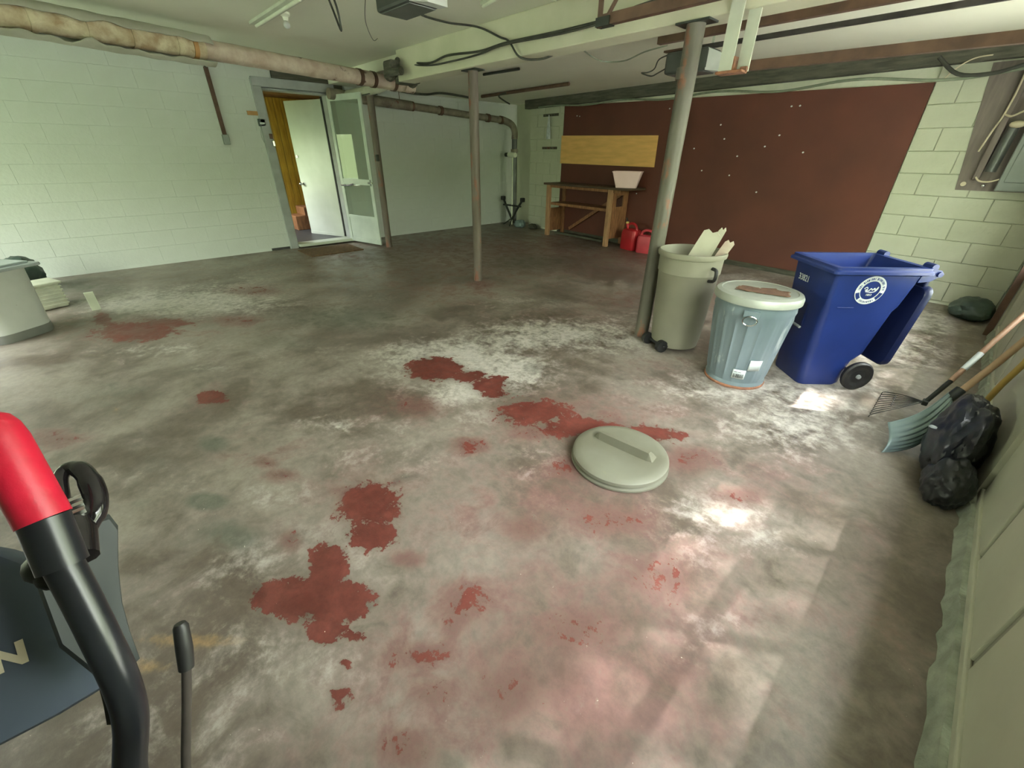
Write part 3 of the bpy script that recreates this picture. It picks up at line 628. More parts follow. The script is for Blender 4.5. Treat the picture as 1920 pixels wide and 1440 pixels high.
b = MB(); b.box((SW - 0.04, -0.03, 1.02), (0.1, 0.03, 0.03), bevel=0.006); b.box((SW - 0.04, -0.018, 1.02), (0.03, 0.012, 0.1)); b.build('latch', 'chrome', d2)
b = MB(); b.tube([(0.02, -0.02, 0.96), (0.2, -0.03, 0.96), (0.36, -0.02, 0.99)], 0.014, 8); b.build('closer', 'chrome', d2, smooth=True)

# garage doors: four sections, third one glazed
def garage_door(name, a, e_, label):
    g = struct(name, label, loc=(GX + 0.02, a, 0.075))
    wd = e_ - a; sh_ = 0.53; st_ = 0.035
    for k in range(4):
        z_ = k * sh_
        if k < 1:
            sc_ = MB().box((0.022, wd / 2, z_ + sh_ / 2), (0.03, wd, sh_ - 0.004)).build('section', 'gdoor_groove_shade', g)
            for j in range(4):
                y_0 = st_ / 2 + j * wd / 4 + (0 if j else st_ / 2); y_1 = (j + 1) * wd / 4 - st_ / 2
                p = MB(); p.box((0.004, (y_0 + y_1) / 2, z_ + sh_ / 2), (0.014, y_1 - y_0 - 0.01, sh_ - 0.07), bevel=0.005)
                p.build('raised_panel', 'gdoor', sc_)
        else:
            b = MB()
            zr = 0.10 if k == 1 else 0.03
            b.box((0.022, wd / 2, z_ + zr / 2), (0.03, wd, zr)); b.box((0.022, wd / 2, z_ + sh_ - 0.015), (0.03, wd, 0.03))
            for j in range(5): b.box((0.022, min(max(j * wd / 4, 0.025), wd - 0.025), z_ + sh_ / 2), (0.03, 0.05, sh_))
            sc_ = b.build('window_section', 'gdoor', g)
            for j in range(4):
                MB().box((0.03, (j + 0.5) * wd / 4, z_ + (sh_ + zr - 0.03) / 2), (0.004, wd / 4 - 0.04, sh_ - 0.03 - zr)).build('pane', 'glass', sc_)
    MB().box((-0.004, wd / 2, 0.02), (0.02, wd, 0.04), bevel=0.006).build('bottom_rail', 'gdoor', g)
    return g
garage_door('door_3', *GD[0], 'closed white panelled garage door nearest the camera')
garage_door('door_4', *GD[1], 'closed white panelled garage door behind the leaning tools')
b = MB(); b.box((GX - 0.03, 5.93, 1.1), (0.05, 0.04, 2.2)); o = b.build('door_track', 'track'); tag(o, 'dark upright track beside the far garage door', 'track')

# ================================================================ POSTS, PIPES, CEILING THINGS
def post(name, base, top, r, m, label, plate=(0.24, 0.14)):
    t = thing(name, label, 'post', (base[0], base[1], 0))
    tp = (top[0] - base[0], top[1] - base[1], top[2])
    b = MB(); n_ = 24
    P = [(tp[0] * k / n_, tp[1] * k / n_, 0.0 + tp[2] * k / n_) for k in range(n_ + 1)]
    b.tube(P, [r * (1 + 0.03 * noise.noise(Vector((0, base[0], k * 0.7)))) for k in range(n_ + 1)], 24)
    b.build('shaft', m, t, smooth=True)
    MB().box((tp[0], tp[1], tp[2] + 0.006 - 0.012), (plate[0], plate[1], 0.012)).build('cap_plate', 'dark_iron', t)
    return t
post('support_post', (-4.39, 3.485), (-4.37, 3.49, 2.30), 0.055, 'post_brown', 'thin brown steel post standing in the middle of the floor')
pr = post('support_post', (-1.835, 3.42), (-1.82, 3.42, 2.30), 0.062, 'post', 'thick worn grey post beside the beige trash bin')
MB().cyl((0, 0, 1.98), (0, 0, 2.05), 0.068, 0.068, 24).build('collar', 'post', pr, smooth=True)
pd = post('support_post', (-7.24, 3.70), (-7.22, 3.70, 2.30), 0.055, 'post_brown', 'brown post standing just behind the open storm door')
MB().box((0.05, -0.03, 1.43), (0.06, 0.05, 0.10), bevel=0.01).build('switch_box', 'dark_iron', pd)

# sewer pipe along the left with torn jacket
sp_ = thing('sewer_pipe', 'big pipe in torn pale insulation along the left of the ceiling', 'pipe', (0, 0, 0))
PA, PB = Vector((-5.75, -0.35, 2.44)), Vector((-6.62, 4.03, 2.385))
def pp(t): return PA + (PB - PA) * t
b = MB(); b.tube([pp(0.0), pp(1.0)], 0.062, 20); b.build('iron_pipe', 'pipe', sp_, smooth=True)
def torn(t0_, t1_, a0, a1, r, m, name, seed=0, nseg=40, na=24):
    """part-tube jacket, open between a1 and a0, ragged"""
    b = MB(); ax = (PB - PA).normalized(); up = Vector((0, 0, 1)); sd = ax.cross(up).normalized()
    g = []
    for i in range(nseg + 1):
        t = t0_ + (t1_ - t0_) * i / nseg; row = []
        w0 = a0 + 0.35 * noise.noise(Vector((t * 26, seed, 0))); w1 = a1 + 0.45 * noise.noise(Vector((t * 31, seed + 5, 0)))
        for k in range(na + 1):
            a = w0 + (w1 - w0) * k / na
            rr = r * (1 + 0.05 * noise.noise(Vector((t * 30, a * 2, seed))))
            row.append(b.bm.verts.new(pp(t) + (sd * math.cos(a) + up * math.sin(a)) * rr))
        g.append(row)
    for r0, r1 in zip(g, g[1:]):
        for k in range(na): b.bm.faces.new((r0[k], r0[k + 1], r1[k + 1], r1[k]))
    o = b.build(name, m, sp_, smooth=True)
    md = o.modifiers.new('thick', 'SOLIDIFY'); md.thickness = 0.006
    return o
torn(0.0, 0.40, math.radians(-215), math.radians(-52), 0.145, 'jacket', 'torn_jacket', 1)
torn(0.0, 0.40, math.radians(20), math.radians(120), 0.120, 'jacket', 'torn_jacket', 4)
torn(0.02, 0.385, math.radians(-235), math.radians(100), 0.092, 'insulation', 'insulation', 2)
for t in (0.06, 0.10, 0.18, 0.25, 0.33, 0.36):
    b = MB(); b.tube([pp(t), pp(t + 0.009)], 0.101, 20, caps=True); b.build('insulation_fold', 'insulation' if t < 0.34 else 'orange_wood', sp_, smooth=True)
torn(0.375, 0.97, math.radians(-180), math.radians(180), 0.088, 'pipe', 'wrapped_pipe', 3)
b = MB()
b.tube([pp(0.985), pp(1.0)], 0.082, 24)
b.build('pipe_end', 'pipe', sp_, smooth=True)
for t in (0.80, 0.85, 0.93):
    b = MB(); b.tube([pp(t), pp(t + 0.012)], 0.097, 24); b.build('coupling', 'track', sp_, smooth=True)
b = MB(); b.tube([pp(0.98), pp(1.0), pp(1.0) + Vector((0.0, 0.10, -0.02))], [0.085, 0.09, 0.07], 24); b.build('clean_out_cap', 'pipe', sp_, smooth=True)
b = MB(); b.tube([pp(0.93), (-6.9, 3.68, 2.345), (-7.9, 3.66, 2.34)], 0.062, 16); b.build('branch_pipe', 'jacket', sp_, smooth=True)
b = MB(); b.box((-5.66, 3.24, 2.42), (0.20, 0.14, 0.15), bevel=0.03); b.sphere((-5.80, 3.28, 2.37), 0.075); b.tube([(-5.62, 3.20, 2.38), (-5.44, 3.24, 2.37)], 0.045, 12); b.sphere((-5.9, 3.36, 2.42), 0.09); b.box((-6.0, 3.66, 2.40), (0.30, 0.22, 0.16), bevel=0.02); b.tube([(-5.85, 3.62, 2.38), (-5.72, 3.62, 2.36)], 0.06, 12); b.sphere((-6.2, 3.85, 2.39), 0.085); b.tube([(-6.35, 3.6, 2.47), (-5.6, 3.30, 2.50)], 0.03, 8)
o = b.build('junction_clump', 'dark_band'); pass
tag(o, 'dark clump of fittings at the end of the big insulated pipe', 'fitting')

# drain pipe
dp = thing('drain_pipe', 'rusty drain pipe high on the left wall ending in an elbow', 'pipe')
Q = [Vector((-7.98, 3.55, 2.33)), Vector((-8.08, 7.30, 2.155))]
def qp(t): return Q[0] + (Q[1] - Q[0]) * t
MB().tube([qp(-0.05), qp(0.36)], 0.080, 20).build('wrapped_length', 'pipe2', dp, smooth=True)
MB().tube([qp(0.35), qp(0.97)], 0.062, 20).build('iron_pipe', 'pipe2', dp, smooth=True)
for t in (0.355, 0.53, 0.86, 0.965):
    MB().tube([qp(t), qp(t + 0.018)], 0.078, 20).build('coupling', 'track', dp, smooth=True)
b = MB(); b.tube([qp(0.97), qp(0.99) + Vector((0.02, 0, 0)), Vector((-8.0, 7.45, 2.08)), Vector((-7.95, 7.50, 1.95)), Vector((-7.95, 7.50, 1.80))], 0.070, 20, smooth_n=5); b.build('elbow', 'pipe2', dp, smooth=True)
MB().tube([Vector((-7.95, 7.50, 1.83)), Vector((-7.95, 7.50, 0.02))], 0.062, 18).build('down_pipe', 'meter', dp, smooth=True)
MB().tube([Vector((-7.95, 7.50, 1.6)), Vector((-7.95, 7.50, 1.54))], 0.085, 18).build('coupling', 'pipe2', dp, smooth=True)
MB().tube([qp(0.30) + Vector((0, 0, 0.06)), qp(0.30) + Vector((0, 0, 0.30))], 0.006, 6).build('hanger_strap', 'track', dp)

# cables
def cable(name, pts, r, m, label, n_=8, cat='cable', group=None):
    o = MB().tube(pts, r, 8, smooth_n=n_).build(name, m, None, smooth=True); return tag(o, label, cat, group)
cable('cable', [(-5.9, 3.5, 2.55), (-5.0, 3.33, 2.405), (-4.6, 3.33, 2.43), (-4.05, 3.33, 2.40), (-3.65, 3.33, 2.415), (-2.99, 3.335, 2.405), (-2.5, 3.32, 2.405), (-2.2, 3.33, 2.44), (-1.4, 3.34, 2.47)], 0.011, 'cable', 'thick dark cable sagging along the face of the beam')
cable('cable', [(-5.9, 3.48, 2.52), (-5.0, 3.325, 2.385), (-4.5, 3.32, 2.37), (-4.05, 3.32, 2.375), (-3.65, 3.31, 2.40), (-2.99, 3.32, 2.385), (-2.5, 3.31, 2.39), (-2.2, 3.32, 2.42)], 0.009, 'cable', 'second dark cable just below the thick one on the beam')
cable('cable', [(-3.40, 2.15, 2.52), (-3.8, 2.5, 2.59), (-4.13, 2.70, 2.60), (-4.19, 3.05, 2.60), (-4.05, 3.31, 2.585), (-3.75, 3.33, 2.47), (-3.617, 3.33, 2.42), (-3.47, 3.34, 2.285), (-3.33, 3.5, 2.28), (-3.2, 3.66, 2.36)], 0.009, 'cable', 'dark cable running from the near opener across the ceiling to the beam')
cable('cable', [(-3.30, 1.75, 2.52), (-3.55, 1.60, 2.58), (-3.85, 1.45, 2.60), (-4.3, 1.2, 2.60)], 0.009, 'cable', 'dark cable leaving the near opener toward the top edge')
cable('cable', [(-3.95, 1.80, 2.61), (-3.98, 1.86, 2.48), (-4.0, 1.88, 2.36), (-4.02, 1.88, 2.36), (-4.05, 1.86, 2.47), (-4.10, 1.84, 2.61)], 0.008, 'cable', 'thin black wire loop hanging from the ceiling left of the near opener')
cable('cable', [(-3.93, 2.09, 2.58), (-4.5, 2.36, 2.55), (-5.11, 2.74, 2.55), (-5.3, 2.9, 2.61)], 0.003, 'cable', 'hair-thin dangling wire below the near opener')
cable('cable', [(-6.82, 3.79, 2.42), (-7.5, 4.43, 2.42), (-7.6, 4.95, 2.42), (-7.3, 5.13, 2.43), (-7.38, 5.79, 2.42)], 0.018, 'cable', 'dark sagging cable above the drain pipe')
cable('cable', [(-6.6, 6.0, 2.45), (-6.94, 6.13, 2.44), (-7.4, 6.7, 2.43), (-7.8, 7.2, 2.44)], 0.014, 'cable', 'thin drooping cable near the far corner of the ceiling')
for (p, q, r, mm, lb_) in (((-7.39, 6.10, 2.46), (-5.13, 5.99, 2.46), 0.026, 'track', 'rusty rod along the far ceiling behind the middle post'),
                           ((-5.50, 4.58, 2.47), (-4.82, 4.62, 2.47), 0.016, 'dark_iron', 'short dark conduit on the ceiling right of the middle post')):
    o = MB().tube([p, q], r, 10).build('conduit', mm, None, smooth=True); tag(o, lb_, 'conduit')
b = MB(); b.tube([(-3.50, 4.23, 2.47), (-3.63, 4.75, 2.44), (-3.41, 4.9, 2.43), (-3.02, 4.70, 2.44), (-2.8, 4.75, 2.47)], 0.007, 8, smooth_n=6)
tag(b.build('cable', 'cable_green', None, smooth=True), 'thin grey wire looping below the ceiling left of the far opener', 'cable')
# green-grey hose waving along the back timber
pts = []
for k in range(26):
    x = -7.0 + k * (7.3 / 25)
    z = 2.335 - 0.016 * (x + 7) + 0.028 * math.sin(k * 1.1) * (0.4 + k / 25) 
    pts.append((x, byw(x) - 0.13, z))
tag(MB().tube(pts, 0.014, 8, smooth_n=3).build('cable', 'cable_green', None, smooth=True), 'grey-green cable waving along the foot of the back timber', 'cable')
pts = [(x, byw(x) - 0.14, z) for x, z in ((-0.9, 2.40), (-0.7, 2.24), (-0.45, 2.22), (-0.25, 2.27), (-0.05, 2.36))]
tag(MB().tube(pts, 0.017, 8, smooth_n=5).build('cable', 'cable', None, smooth=True), 'dark cable sagging above the block wall by the electric board', 'cable')
pts = [(x, byw(x) - 0.125, z) for x, z in ((-0.80, 2.20), (-0.72, 2.30), (-0.62, 2.36), (-0.5, 2.37))]
tag(MB().tube(pts, 0.006, 6, smooth_n=5).build('cable', 'cable_cream', None, smooth=True), 'thin pale wire bending up beside the red board', 'cable')

# garage door tracks and openers
def track(p, q, w, h, m, label, name='door_track', cat='track'):
    p, q = Vector(p), Vector(q); d = q - p; t = thing(name, label, cat, p, math.atan2(d.y, d.x)); Ln = d.length
    MB().box((Ln / 2, 0, h / 2), (Ln, 0.008, h)).build('web', m, t)
    b = MB(); b.box((Ln / 2, w / 2, 0.004), (Ln, w, 0.006)); b.box((Ln / 2, w / 2, h - 0.004), (Ln, w, 0.006)); b.build('flange', m, t)
    MB().box((0.006, w / 2, h / 2), (0.012, w, h)).build('end_plate', m, t)
    return t
track((-2.25, 3.66, 2.265), (GX, 3.66, 2.265), 0.05, 0.065, 'track', 'brown steel track just behind the beam and thick post')
track((-2.27, 2.93, 2.27), (GX, 2.93, 2.27), 0.05, 0.06, 'track', 'dark track of the near garage door in front of the beam')
track((-1.56, 3.50, 2.005), (GX, 3.72, 2.005), 0.05, 0.055, 'track', 'lower brown track ending at the rusty hanger bracket')
hg = thing('track_hanger', 'angle iron brace holding the end of the near dark track', 'bracket', (-2.27, 2.93, 2.26))
MB().box((0.0, 0.0, 0.18), (0.035, 0.012, 0.36)).build('upright', 'track', hg)
MB().box((0.03, 0.02, 0.03), (0.11, 0.07, 0.05)).build('clamp', 'dark_iron', hg)
MB().tube([(0.05, 0, 0.04), (0.30, 0, 0.35)], 0.014, 6).build('brace', 'track', hg)
wh = thing('track_hanger', 'pair of white flat bars hanging from the beam with rusty foot', 'bracket', (-1.55, 3.34, 1.985))
MB().box((0.03, 0.0, 0.30), (0.085, 0.012, 0.62)).build('bar', 'white_steel', wh)
MB().box((0.12, 0.06, 0.17), (0.075, 0.012, 0.34)).build('bar', 'white_steel', wh)
b = MB(); b.box((0.06, 0.03, -0.002), (0.17, 0.10, 0.016), bevel=0.004); b.box((0.075, 0.03, 0.04), (0.012, 0.06, 0.08)); b.box((0.13, 0.06, 0.012), (0.05, 0.04, 0.03), bevel=0.008); b.build('rusty_foot', 'rust', wh)

def opener(loc, rotz, label, raillen):
    t = thing('garage_door_opener', label, 'opener', loc, rotz)
    b = MB(); b.box((0, 0, 0.085), (0.42, 0.25, 0.17), bevel=0.02); b.build('motor_case', 'opener_dark', t)
    b = MB(); b.box((0, 0, 0.0), (0.36, 0.21, 0.012), bevel=0.004); b.build('bottom_plate', 'meter', t)
    b = MB(); b.loft([[(0.20, -0.12, 0.0), (0.20, 0.12, 0.0), (0.20, 0.12, 0.16), (0.20, -0.12, 0.16)], [(0.34, -0.08, -0.02), (0.34, 0.08, -0.02), (0.34, 0.08, 0.10), (0.34, -0.08, 0.10)]]); b.build('light_lens', 'opener_lens', t)
    MB().box((0.2 + raillen / 2, 0, 0.19), (raillen + 0.3, 0.035, 0.035), bevel=0.003).build('rail', 'rail_black', t)
    MB().box((-0.15, 0, 0.20), (0.3, 0.05, 0.015)).build('mount_strap', 'track', t)
    for x in (-0.15, 0.12):
        MB().box((x, 0.1, 0.24), (0.025, 0.004, 0.16)).build('hanger', 'white_steel', t)
    return t
opener((-3.24, 2.03, 2.36), 0.04, 'dark ceiling opener box cut by the top edge', 3.6)
opener((-2.40, 4.55, 2.18), -0.01, 'garage door opener with milky lens behind the thick post', 2.6)
cable('cable', [(-2.62, 4.55, 2.36), (-2.75, 4.55, 2.33), (-2.76, 4.5, 2.25), (-2.80, 4.45, 2.22), (-2.9, 4.5, 2.23), (-2.85, 4.6, 2.21), (-2.72, 4.5, 2.21), (-2.60, 4.5, 2.26), (-2.55, 4.5, 2.34)], 0.006, 'cable', 'small tangle of black wire hanging left of the far opener')

# ceiling fixtures
def strip(p, q, w, label, name='strip_light', drop=0.03):
    p, q = Vector(p), Vector(q); d = q - p; t = thing(name, label, 'light', (p + q) / 2, math.atan2(d.y, d.x)); Ln = d.length
    MB().box((0, 0, -0.012), (Ln, w, 0.024), bevel=0.004).build('housing', 'white_steel', t)
    MB().tube([(-Ln / 2 + 0.03, 0, -0.032), (Ln / 2 - 0.03, 0, -0.032)], 0.014, 12).build('tube', 'tube_white', t, smooth=True)
    return t
strip((-5.62, 1.75, 2.62), (-4.40, 1.77, 2.62), 0.11, 'unlit white tube light on the ceiling above the doorway')
strip((-3.55, 2.95, 2.62), (-3.05, 2.85, 2.62), 0.03, 'short pale tube on the ceiling left of the bright one')
strip((-2.95, 2.90, 2.62), (-2.98, 3.28, 2.62), 0.035, 'short bright white tube on the ceiling before the beam')
t = thing('lamp_holder', 'small bare lamp holder on the ceiling beside the white tube light', 'lamp', (-5.05, 1.85, 2.62))
MB().lathe([(0.045, 0.0), (0.045, -0.02), (0.025, -0.035), (0.02, -0.06)], 16, close_bot=True, close_top=True).build('socket', 'tube_white', t, smooth=True)
MB().sphere((0, 0, -0.09), 0.03).build('bulb', 'opener_lens', t, smooth=True)

# ================================================================ BACK WALL THINGS
def bw_thing(name, label, cat, x, off=0.0, z=0.0, group=None):
    """thing on the back wall: local x along the wall, local -y into the room"""
    return thing(name, label, cat, (x - off * 0.0748, byw(x) - off, z), BA, group)
t = bw_thing('wall_board', 'large dark red painted board covering most of the back wall', 'board', -6.355, 0.014)
MB().prism([(0, 0, 0.075), (bs(-0.862) - bs(-6.355), 0, 0.075), (bs(-0.862) - bs(-6.355), 0, 2.20), (0, 0, 2.33)], None, (0, 0.012, 0)).build('panel', 'red_board', t)
for i, (px_, pz) in enumerate(((0.35, 2.15), (0.42, 2.14), (2.35, 2.15), (2.42, 2.13), (1.95, 0.9), (3.35, 1.72), (3.6, 1.5), (4.15, 2.07), (4.25, 2.07), (4.1, 1.75), (3.95, 1.62), (4.45, 1.55), (3.1, 1.3), (3.55, 1.25), (4.0, 1.05), (3.25, 1.9), (2.9, 1.6))):
    MB().sphere((0, -0.004, 0), 0.011, (1.3, 0.4, 1), 1).build('paint_chip', 'white_print', t).location = (px_, 0, pz)
o = MB().prism([(0, 0, 1.345), (bs(-4.127) - bs(-6.38) , 0, 1.325), (bs(-4.14) - bs(-6.38), 0, 1.79), (0, 0, 1.835)], None, (0, 0.014, 0)).build('plywood_panel', 'yellow_ply')
o.location = (-6.38, byw(-6.38) - 0.032, 0); o.rotation_euler = (0, 0, BA); tag(o, 'long yellow plywood panel on the red board above the workbench', 'panel')
for z, lab, m in ((2.20, 'upper dark hook rail on the green wall left of the red board', 'dark_band'), (1.62, 'lower hook rail on the green wall left of the red board', 'post_brown')):
    t = bw_thing('hook_rail', lab, 'hook rail', -6.95, 0.02, z)
    MB().box((0.22, 0, 0), (0.44, 0.016, 0.045), bevel=0.003).build('rail', m, t)
    for k in range(5):
        MB().tube([(0.05 + k * 0.085, -0.008, -0.01), (0.05 + k * 0.085, -0.03, -0.015), (0.05 + k * 0.085, -0.034, 0.01)], 0.004, 6).build('hook', 'dark_iron', t)
b = MB(); n_ = 20
lo = []
for k in range(11):
    zz = -0.42 * k / 10; w = 0.008 + 0.045 * (k / 10) ** 0.8
    lo.append([(w * math.cos(a * 2 * PI / n_) * (1 + 0.22 * math.sin(a * 2.9 + k * .3)), 0.55 * w * math.sin(a * 2 * PI / n_), zz) for a in range(n_)])
o = b.loft(lo).build('hanging_bag', 'sheet_bag', None, smooth=True); o.location = (-6.73, byw(-6.73) - 0.075, 2.20); tag(o, 'narrow pale plastic bag hanging from the upper hook rail', 'bag')

# corner stand
t = thing('pole_stand', 'thin white pole with a white roller on top in the far corner', 'stand', (-7.72, 7.22, 0))
MB().tube([(0, 0, 0.02), (0.01, 0, 1.46)], 0.016, 12).build('pole', 'tube_white', t, smooth=True)
MB().tube([(-0.20, -0.02, 1.49), (-0.02, -0.02, 1.49)], 0.042, 16).build('dark_sleeve', 'dark_iron', t, smooth=True)
MB().tube([(-0.10, -0.02, 1.49), (0.12, -0.02, 1.485)], 0.050, 16).build('roller', 'tube_white', t, smooth=True)
for s_, nm in ((-1, 'arm'), (1, 'arm')):
    MB().tube([(0, 0, 0.14), (s_ * 0.16, 0.0, 0.36), (s_ * 0.33, 0.02, 0.58)], 0.026, 10).build(nm, 'dark_iron', t, smooth=True)
    MB().box((s_ * 0.33, 0.02, 0.58), (0.08, 0.10, 0.09), bevel=0.015).build('arm_pad', 'black_rubber', t)
MB().tube([(-0.3, 0, 0.44), (0.3, 0, 0.44)], 0.02, 8).build('cross_bar', 'dark_iron', t, smooth=True)
for a in range(4):
    MB().tube([(0, 0, 0.16), (0.22 * math.cos(a * PI / 2 + .5), 0.20 * math.sin(a * PI / 2 + .5), 0.015)], 0.014, 8).build('foot', 'dark_iron', t, smooth=True)
def lump(name, c, s, m, label, cat, seed=0, amp=0.25, sub=4, freq=3.0):
    bm_ = MB(); bmesh.ops.create_icosphere(bm_.bm, subdivisions=sub, radius=1)
    for v in bm_.bm.verts:
        n = noise.noise(v.co * freq * 0.5 + Vector((seed, 0, 0))) + 0.5 * noise.noise(v.co * freq * 1.3 + Vector((seed, 4, 0))) + 0.22 * noise.noise(v.co * freq * 3 + Vector((seed, 9, 0)))
        v.co = v.co * (1 + amp * n)
        v.co = Vector((v.co.x * s[0], v.co.y * s[1], max(v.co.z * s[2], -s[2] * 0.82)))
    zmin = min(v.co.z for v in bm_.bm.verts)
    for v in bm_.bm.verts: v.co.z -= zmin
    o = bm_.build(name, m, None, smooth=True); o.location = (c[0], c[1], 0.0)
    return tag(o, label, cat)
lump('plastic_bundle', (-7.38, 7.16), (0.15, 0.12, 0.09), 'shovel_grey', 'small blue-grey bundle on the floor beside the pole stand', 'bundle', 3)
lump('rag', (-7.02, 7.22), (0.12, 0.09, 0.06), 'dark_band', 'small dark rag on the floor between the stand and workbench', 'rag', 6)

# workbench
t = thing('workbench', 'old brown wooden workbench under the yellow panel', 'workbench', (-5.30, 7.02, 0), BA)
MB().box((0, 0.02, 0.985), (2.10, 0.58, 0.035), bevel=0.006).build('top', 'bench_dark', t)
MB().box((-0.02, -0.20, 0.945), (1.78, 0.03, 0.05)).build('apron', 'bench_wood', t)
for (x, y) in ((-0.93, -0.22), (0.66, -0.22), (-0.93, 0.24), (0.66, 0.24)):
    MB().box((x, y, 0.485), (0.085, 0.07, 0.97), bevel=0.008).build('leg', 'leg_wood' if y < 0 else 'bench_wood', t)
MB().box((-0.13, 0.02, 0.62), (1.56, 0.40, 0.05), bevel=0.005).build('shelf', 'bench_wood', t)
# side panel with a square hole
b = MB()
for (ya, yb, za, zb) in ((-0.19, 0.21, 0.14, 0.68), (-0.19, -0.10, 0.68, 0.94), (0.09, 0.21, 0.68, 0.94), (-0.10, 0.09, 0.87, 0.94)):
    b.box((0.70, (ya + yb) / 2, (za + zb) / 2), (0.02, yb - ya, zb - za))
b.build('side_panel', 'bench_wood', t)
b = MB(); b.box((-0.97, 0.0, 0.30), (0.02, 0.40, 0.45)); b.build('side_panel', 'bench_wood', t)
def plank(p, q, w, th_, m, nm, par):
    p, q = Vector(p), Vector(q); d = (q - p); mt = frame_mtx((p + q) / 2, d, (0, 1, 0))
    return MB().box((0, 0, 0), (d.length, th_, w), rot=None).build(nm, m, par), mt
ob, mt = plank((-0.70, 0.20, 0.12), (0.62, 0.20, 0.90), 0.06, 0.02, 'bench_wood', 'brace', t); ob.data.transform(mt)
MB().box((-0.10, 0.265, 0.40), (1.45, 0.012, 0.70)).build('back_panel', 'dark_band', t)
MB().box((-0.2, -0.06, 0.05), (1.30, 0.04, 0.04)).build('stretcher', 'dark_band', t)

def lofted_box(par, name, m, base, top, h, th_=0.006, z0=0.0, rim=0.0, smooth=False, bev=0.02):
    """open tub: base/top = (sx, sy)"""
    b = MB()
    def rect(sx_, sy_, z, r=bev):
        out = []
        for (cx_, cy_, a0) in ((sx_ / 2 - r, sy_ / 2 - r, 0), (-sx_ / 2 + r, sy_ / 2 - r, 90), (-sx_ / 2 + r, -sy_ / 2 + r, 180), (sx_ / 2 - r, -sy_ / 2 + r, 270)):
            for a in (0, 30, 60, 90):
                out.append((cx_ + r * math.cos(math.radians(a0 + a)), cy_ + r * math.sin(math.radians(a0 + a)), z))
        return out
    L_ = [rect(base[0], base[1], z0), rect(top[0], top[1], z0 + h)]
    if rim: L_ += [rect(top[0] + rim, top[1] + rim, z0 + h), rect(top[0] + rim, top[1] + rim, z0 + h + 0.015)]
    zt = L_[-1][0][2]
    L_ += [rect(top[0] - 2 * th_, top[1] - 2 * th_, zt), rect(base[0] - 2 * th_, base[1] - 2 * th_, z0 + th_)]
    b.loft(L_, True, True)
    return b.build(name, m, par, smooth=smooth)
t = thing('plastic_basket', 'pale pink tapered plastic basin on the right end of the workbench', 'basin', (-4.47, 6.92, 1.0035), 0.45)
lofted_box(t, 'tub', 'pink', (0.34, 0.22), (0.48, 0.34), 0.24, 0.006, 0, 0.015)

def gas_can(loc, rz, w, d, h, m, label, spout):
    t = thing('gas_can', label, 'gas can', loc, rz)
    b = MB()
    def rr(sx_, sy_, z, r=0.05):
        out = []
        for (cx_, cy_, a0) in ((sx_ / 2 - r, sy_ / 2 - r, 0), (-sx_ / 2 + r, sy_ / 2 - r, 90), (-sx_ / 2 + r, -sy_ / 2 + r, 180), (sx_ / 2 - r, -sy_ / 2 + r, 270)):
            for a in (0, 30, 60, 90): out.append((cx_ + r * math.cos(math.radians(a0 + a)), cy_ + r * math.sin(math.radians(a0 + a)), z))
        return out
    b.loft([rr(w * .94, d * .94, 0), rr(w, d, 0.02), rr(w, d, h * .62), rr(w * .92, d * .9, h * .75), rr(w * .6, d * .66, h * .80, 0.03)])
    b.build('body', m, t, smooth=True)
    MB().tube([(-w * .36, 0, h * .66), (-w * .30, 0, h * .92), (0, 0, h), (w * .28, 0, h * .90), (w * .38, 0, h * .62)], 0.022, 10, smooth_n=5).build('handle', m, t, smooth=True)
    if spout:
        MB().tube([(-w * .30, 0, h * .75), (-w * .34, -0.02, h * .98)], 0.026, 12).build('neck', m, t, smooth=True)
        MB().tube([(-w * .34, -0.02, h * .97), (-w * .36, -0.02, h * 1.04)], 0.03, 12).build('cap', 'yellow_cap', t, smooth=True)
        MB().tube([(-w * .36, -0.02, h * 1.04), (-w * .46, -0.02, h * 1.18)], 0.012, 8).build('spout', 'dark_iron', t, smooth=True)
    return t
gas_can((-4.22, 6.90, 0), -0.25, 0.34, 0.22, 0.44, 'gas_red', 'bright red fuel can with a yellow cap nearest the workbench', True)
gas_can((-3.86, 6.84, 0), 0.15, 0.32, 0.20, 0.37, 'gas_pink', 'faded pinkish red fuel can right of the bright red one', False)

# electric board at the right end
t = bw_thing('electric_board', 'taupe backing board with grey electric boxes beside the block wall', 'electric panel', -0.42, 0.02)
MB().prism([(0.10, 0, 1.20), (0.86, 0, 1.20), (0.86, 0, 2.32), (-0.06, 0, 2.32)], None, (0, 0.018, 0)).build('backing_board', 'panel_board', t)
b = MB(); b.box((0.22, -0.025, 1.80), (0.055, 0.05, 1.0), bevel=0.008); b.build('side_channel', 'panel_board', t)
MB().box((0.63, -0.055, 1.52), (0.46, 0.11, 0.62), bevel=0.01).build('grey_box', 'steel_grey', t)
MB().box((0.62, -0.115, 1.54), (0.36, 0.012, 0.50), bevel=0.005).build('box_door', 'steel_grey', t)
MB().box((0.55, -0.05, 2.05), (0.46, 0.10, 0.34), bevel=0.015).build('meter_box', 'meter', t)
MB().lathe([(0.0, 0.13), (0.06, 0.125), (0.085, 0.10), (0.095, 0.0)], 24, c=(0.52, -0.09, 2.06), axis=(0, -1, 0)).build('meter_glass', 'steel_grey', t, smooth=True)
MB().tube([(0.30, -0.05, 1.38), (0.31, -0.05, 1.80)], 0.045, 14).build('conduit', 'meter', t, smooth=True)
MB().tube([(0.22, -0.075, 1.33), (0.26, -0.09, 1.295), (0.33, -0.09, 1.29), (0.40, -0.08, 1.315)], 0.008, 8, smooth_n=5).build('wire', 'cable_cream', t, smooth=True)
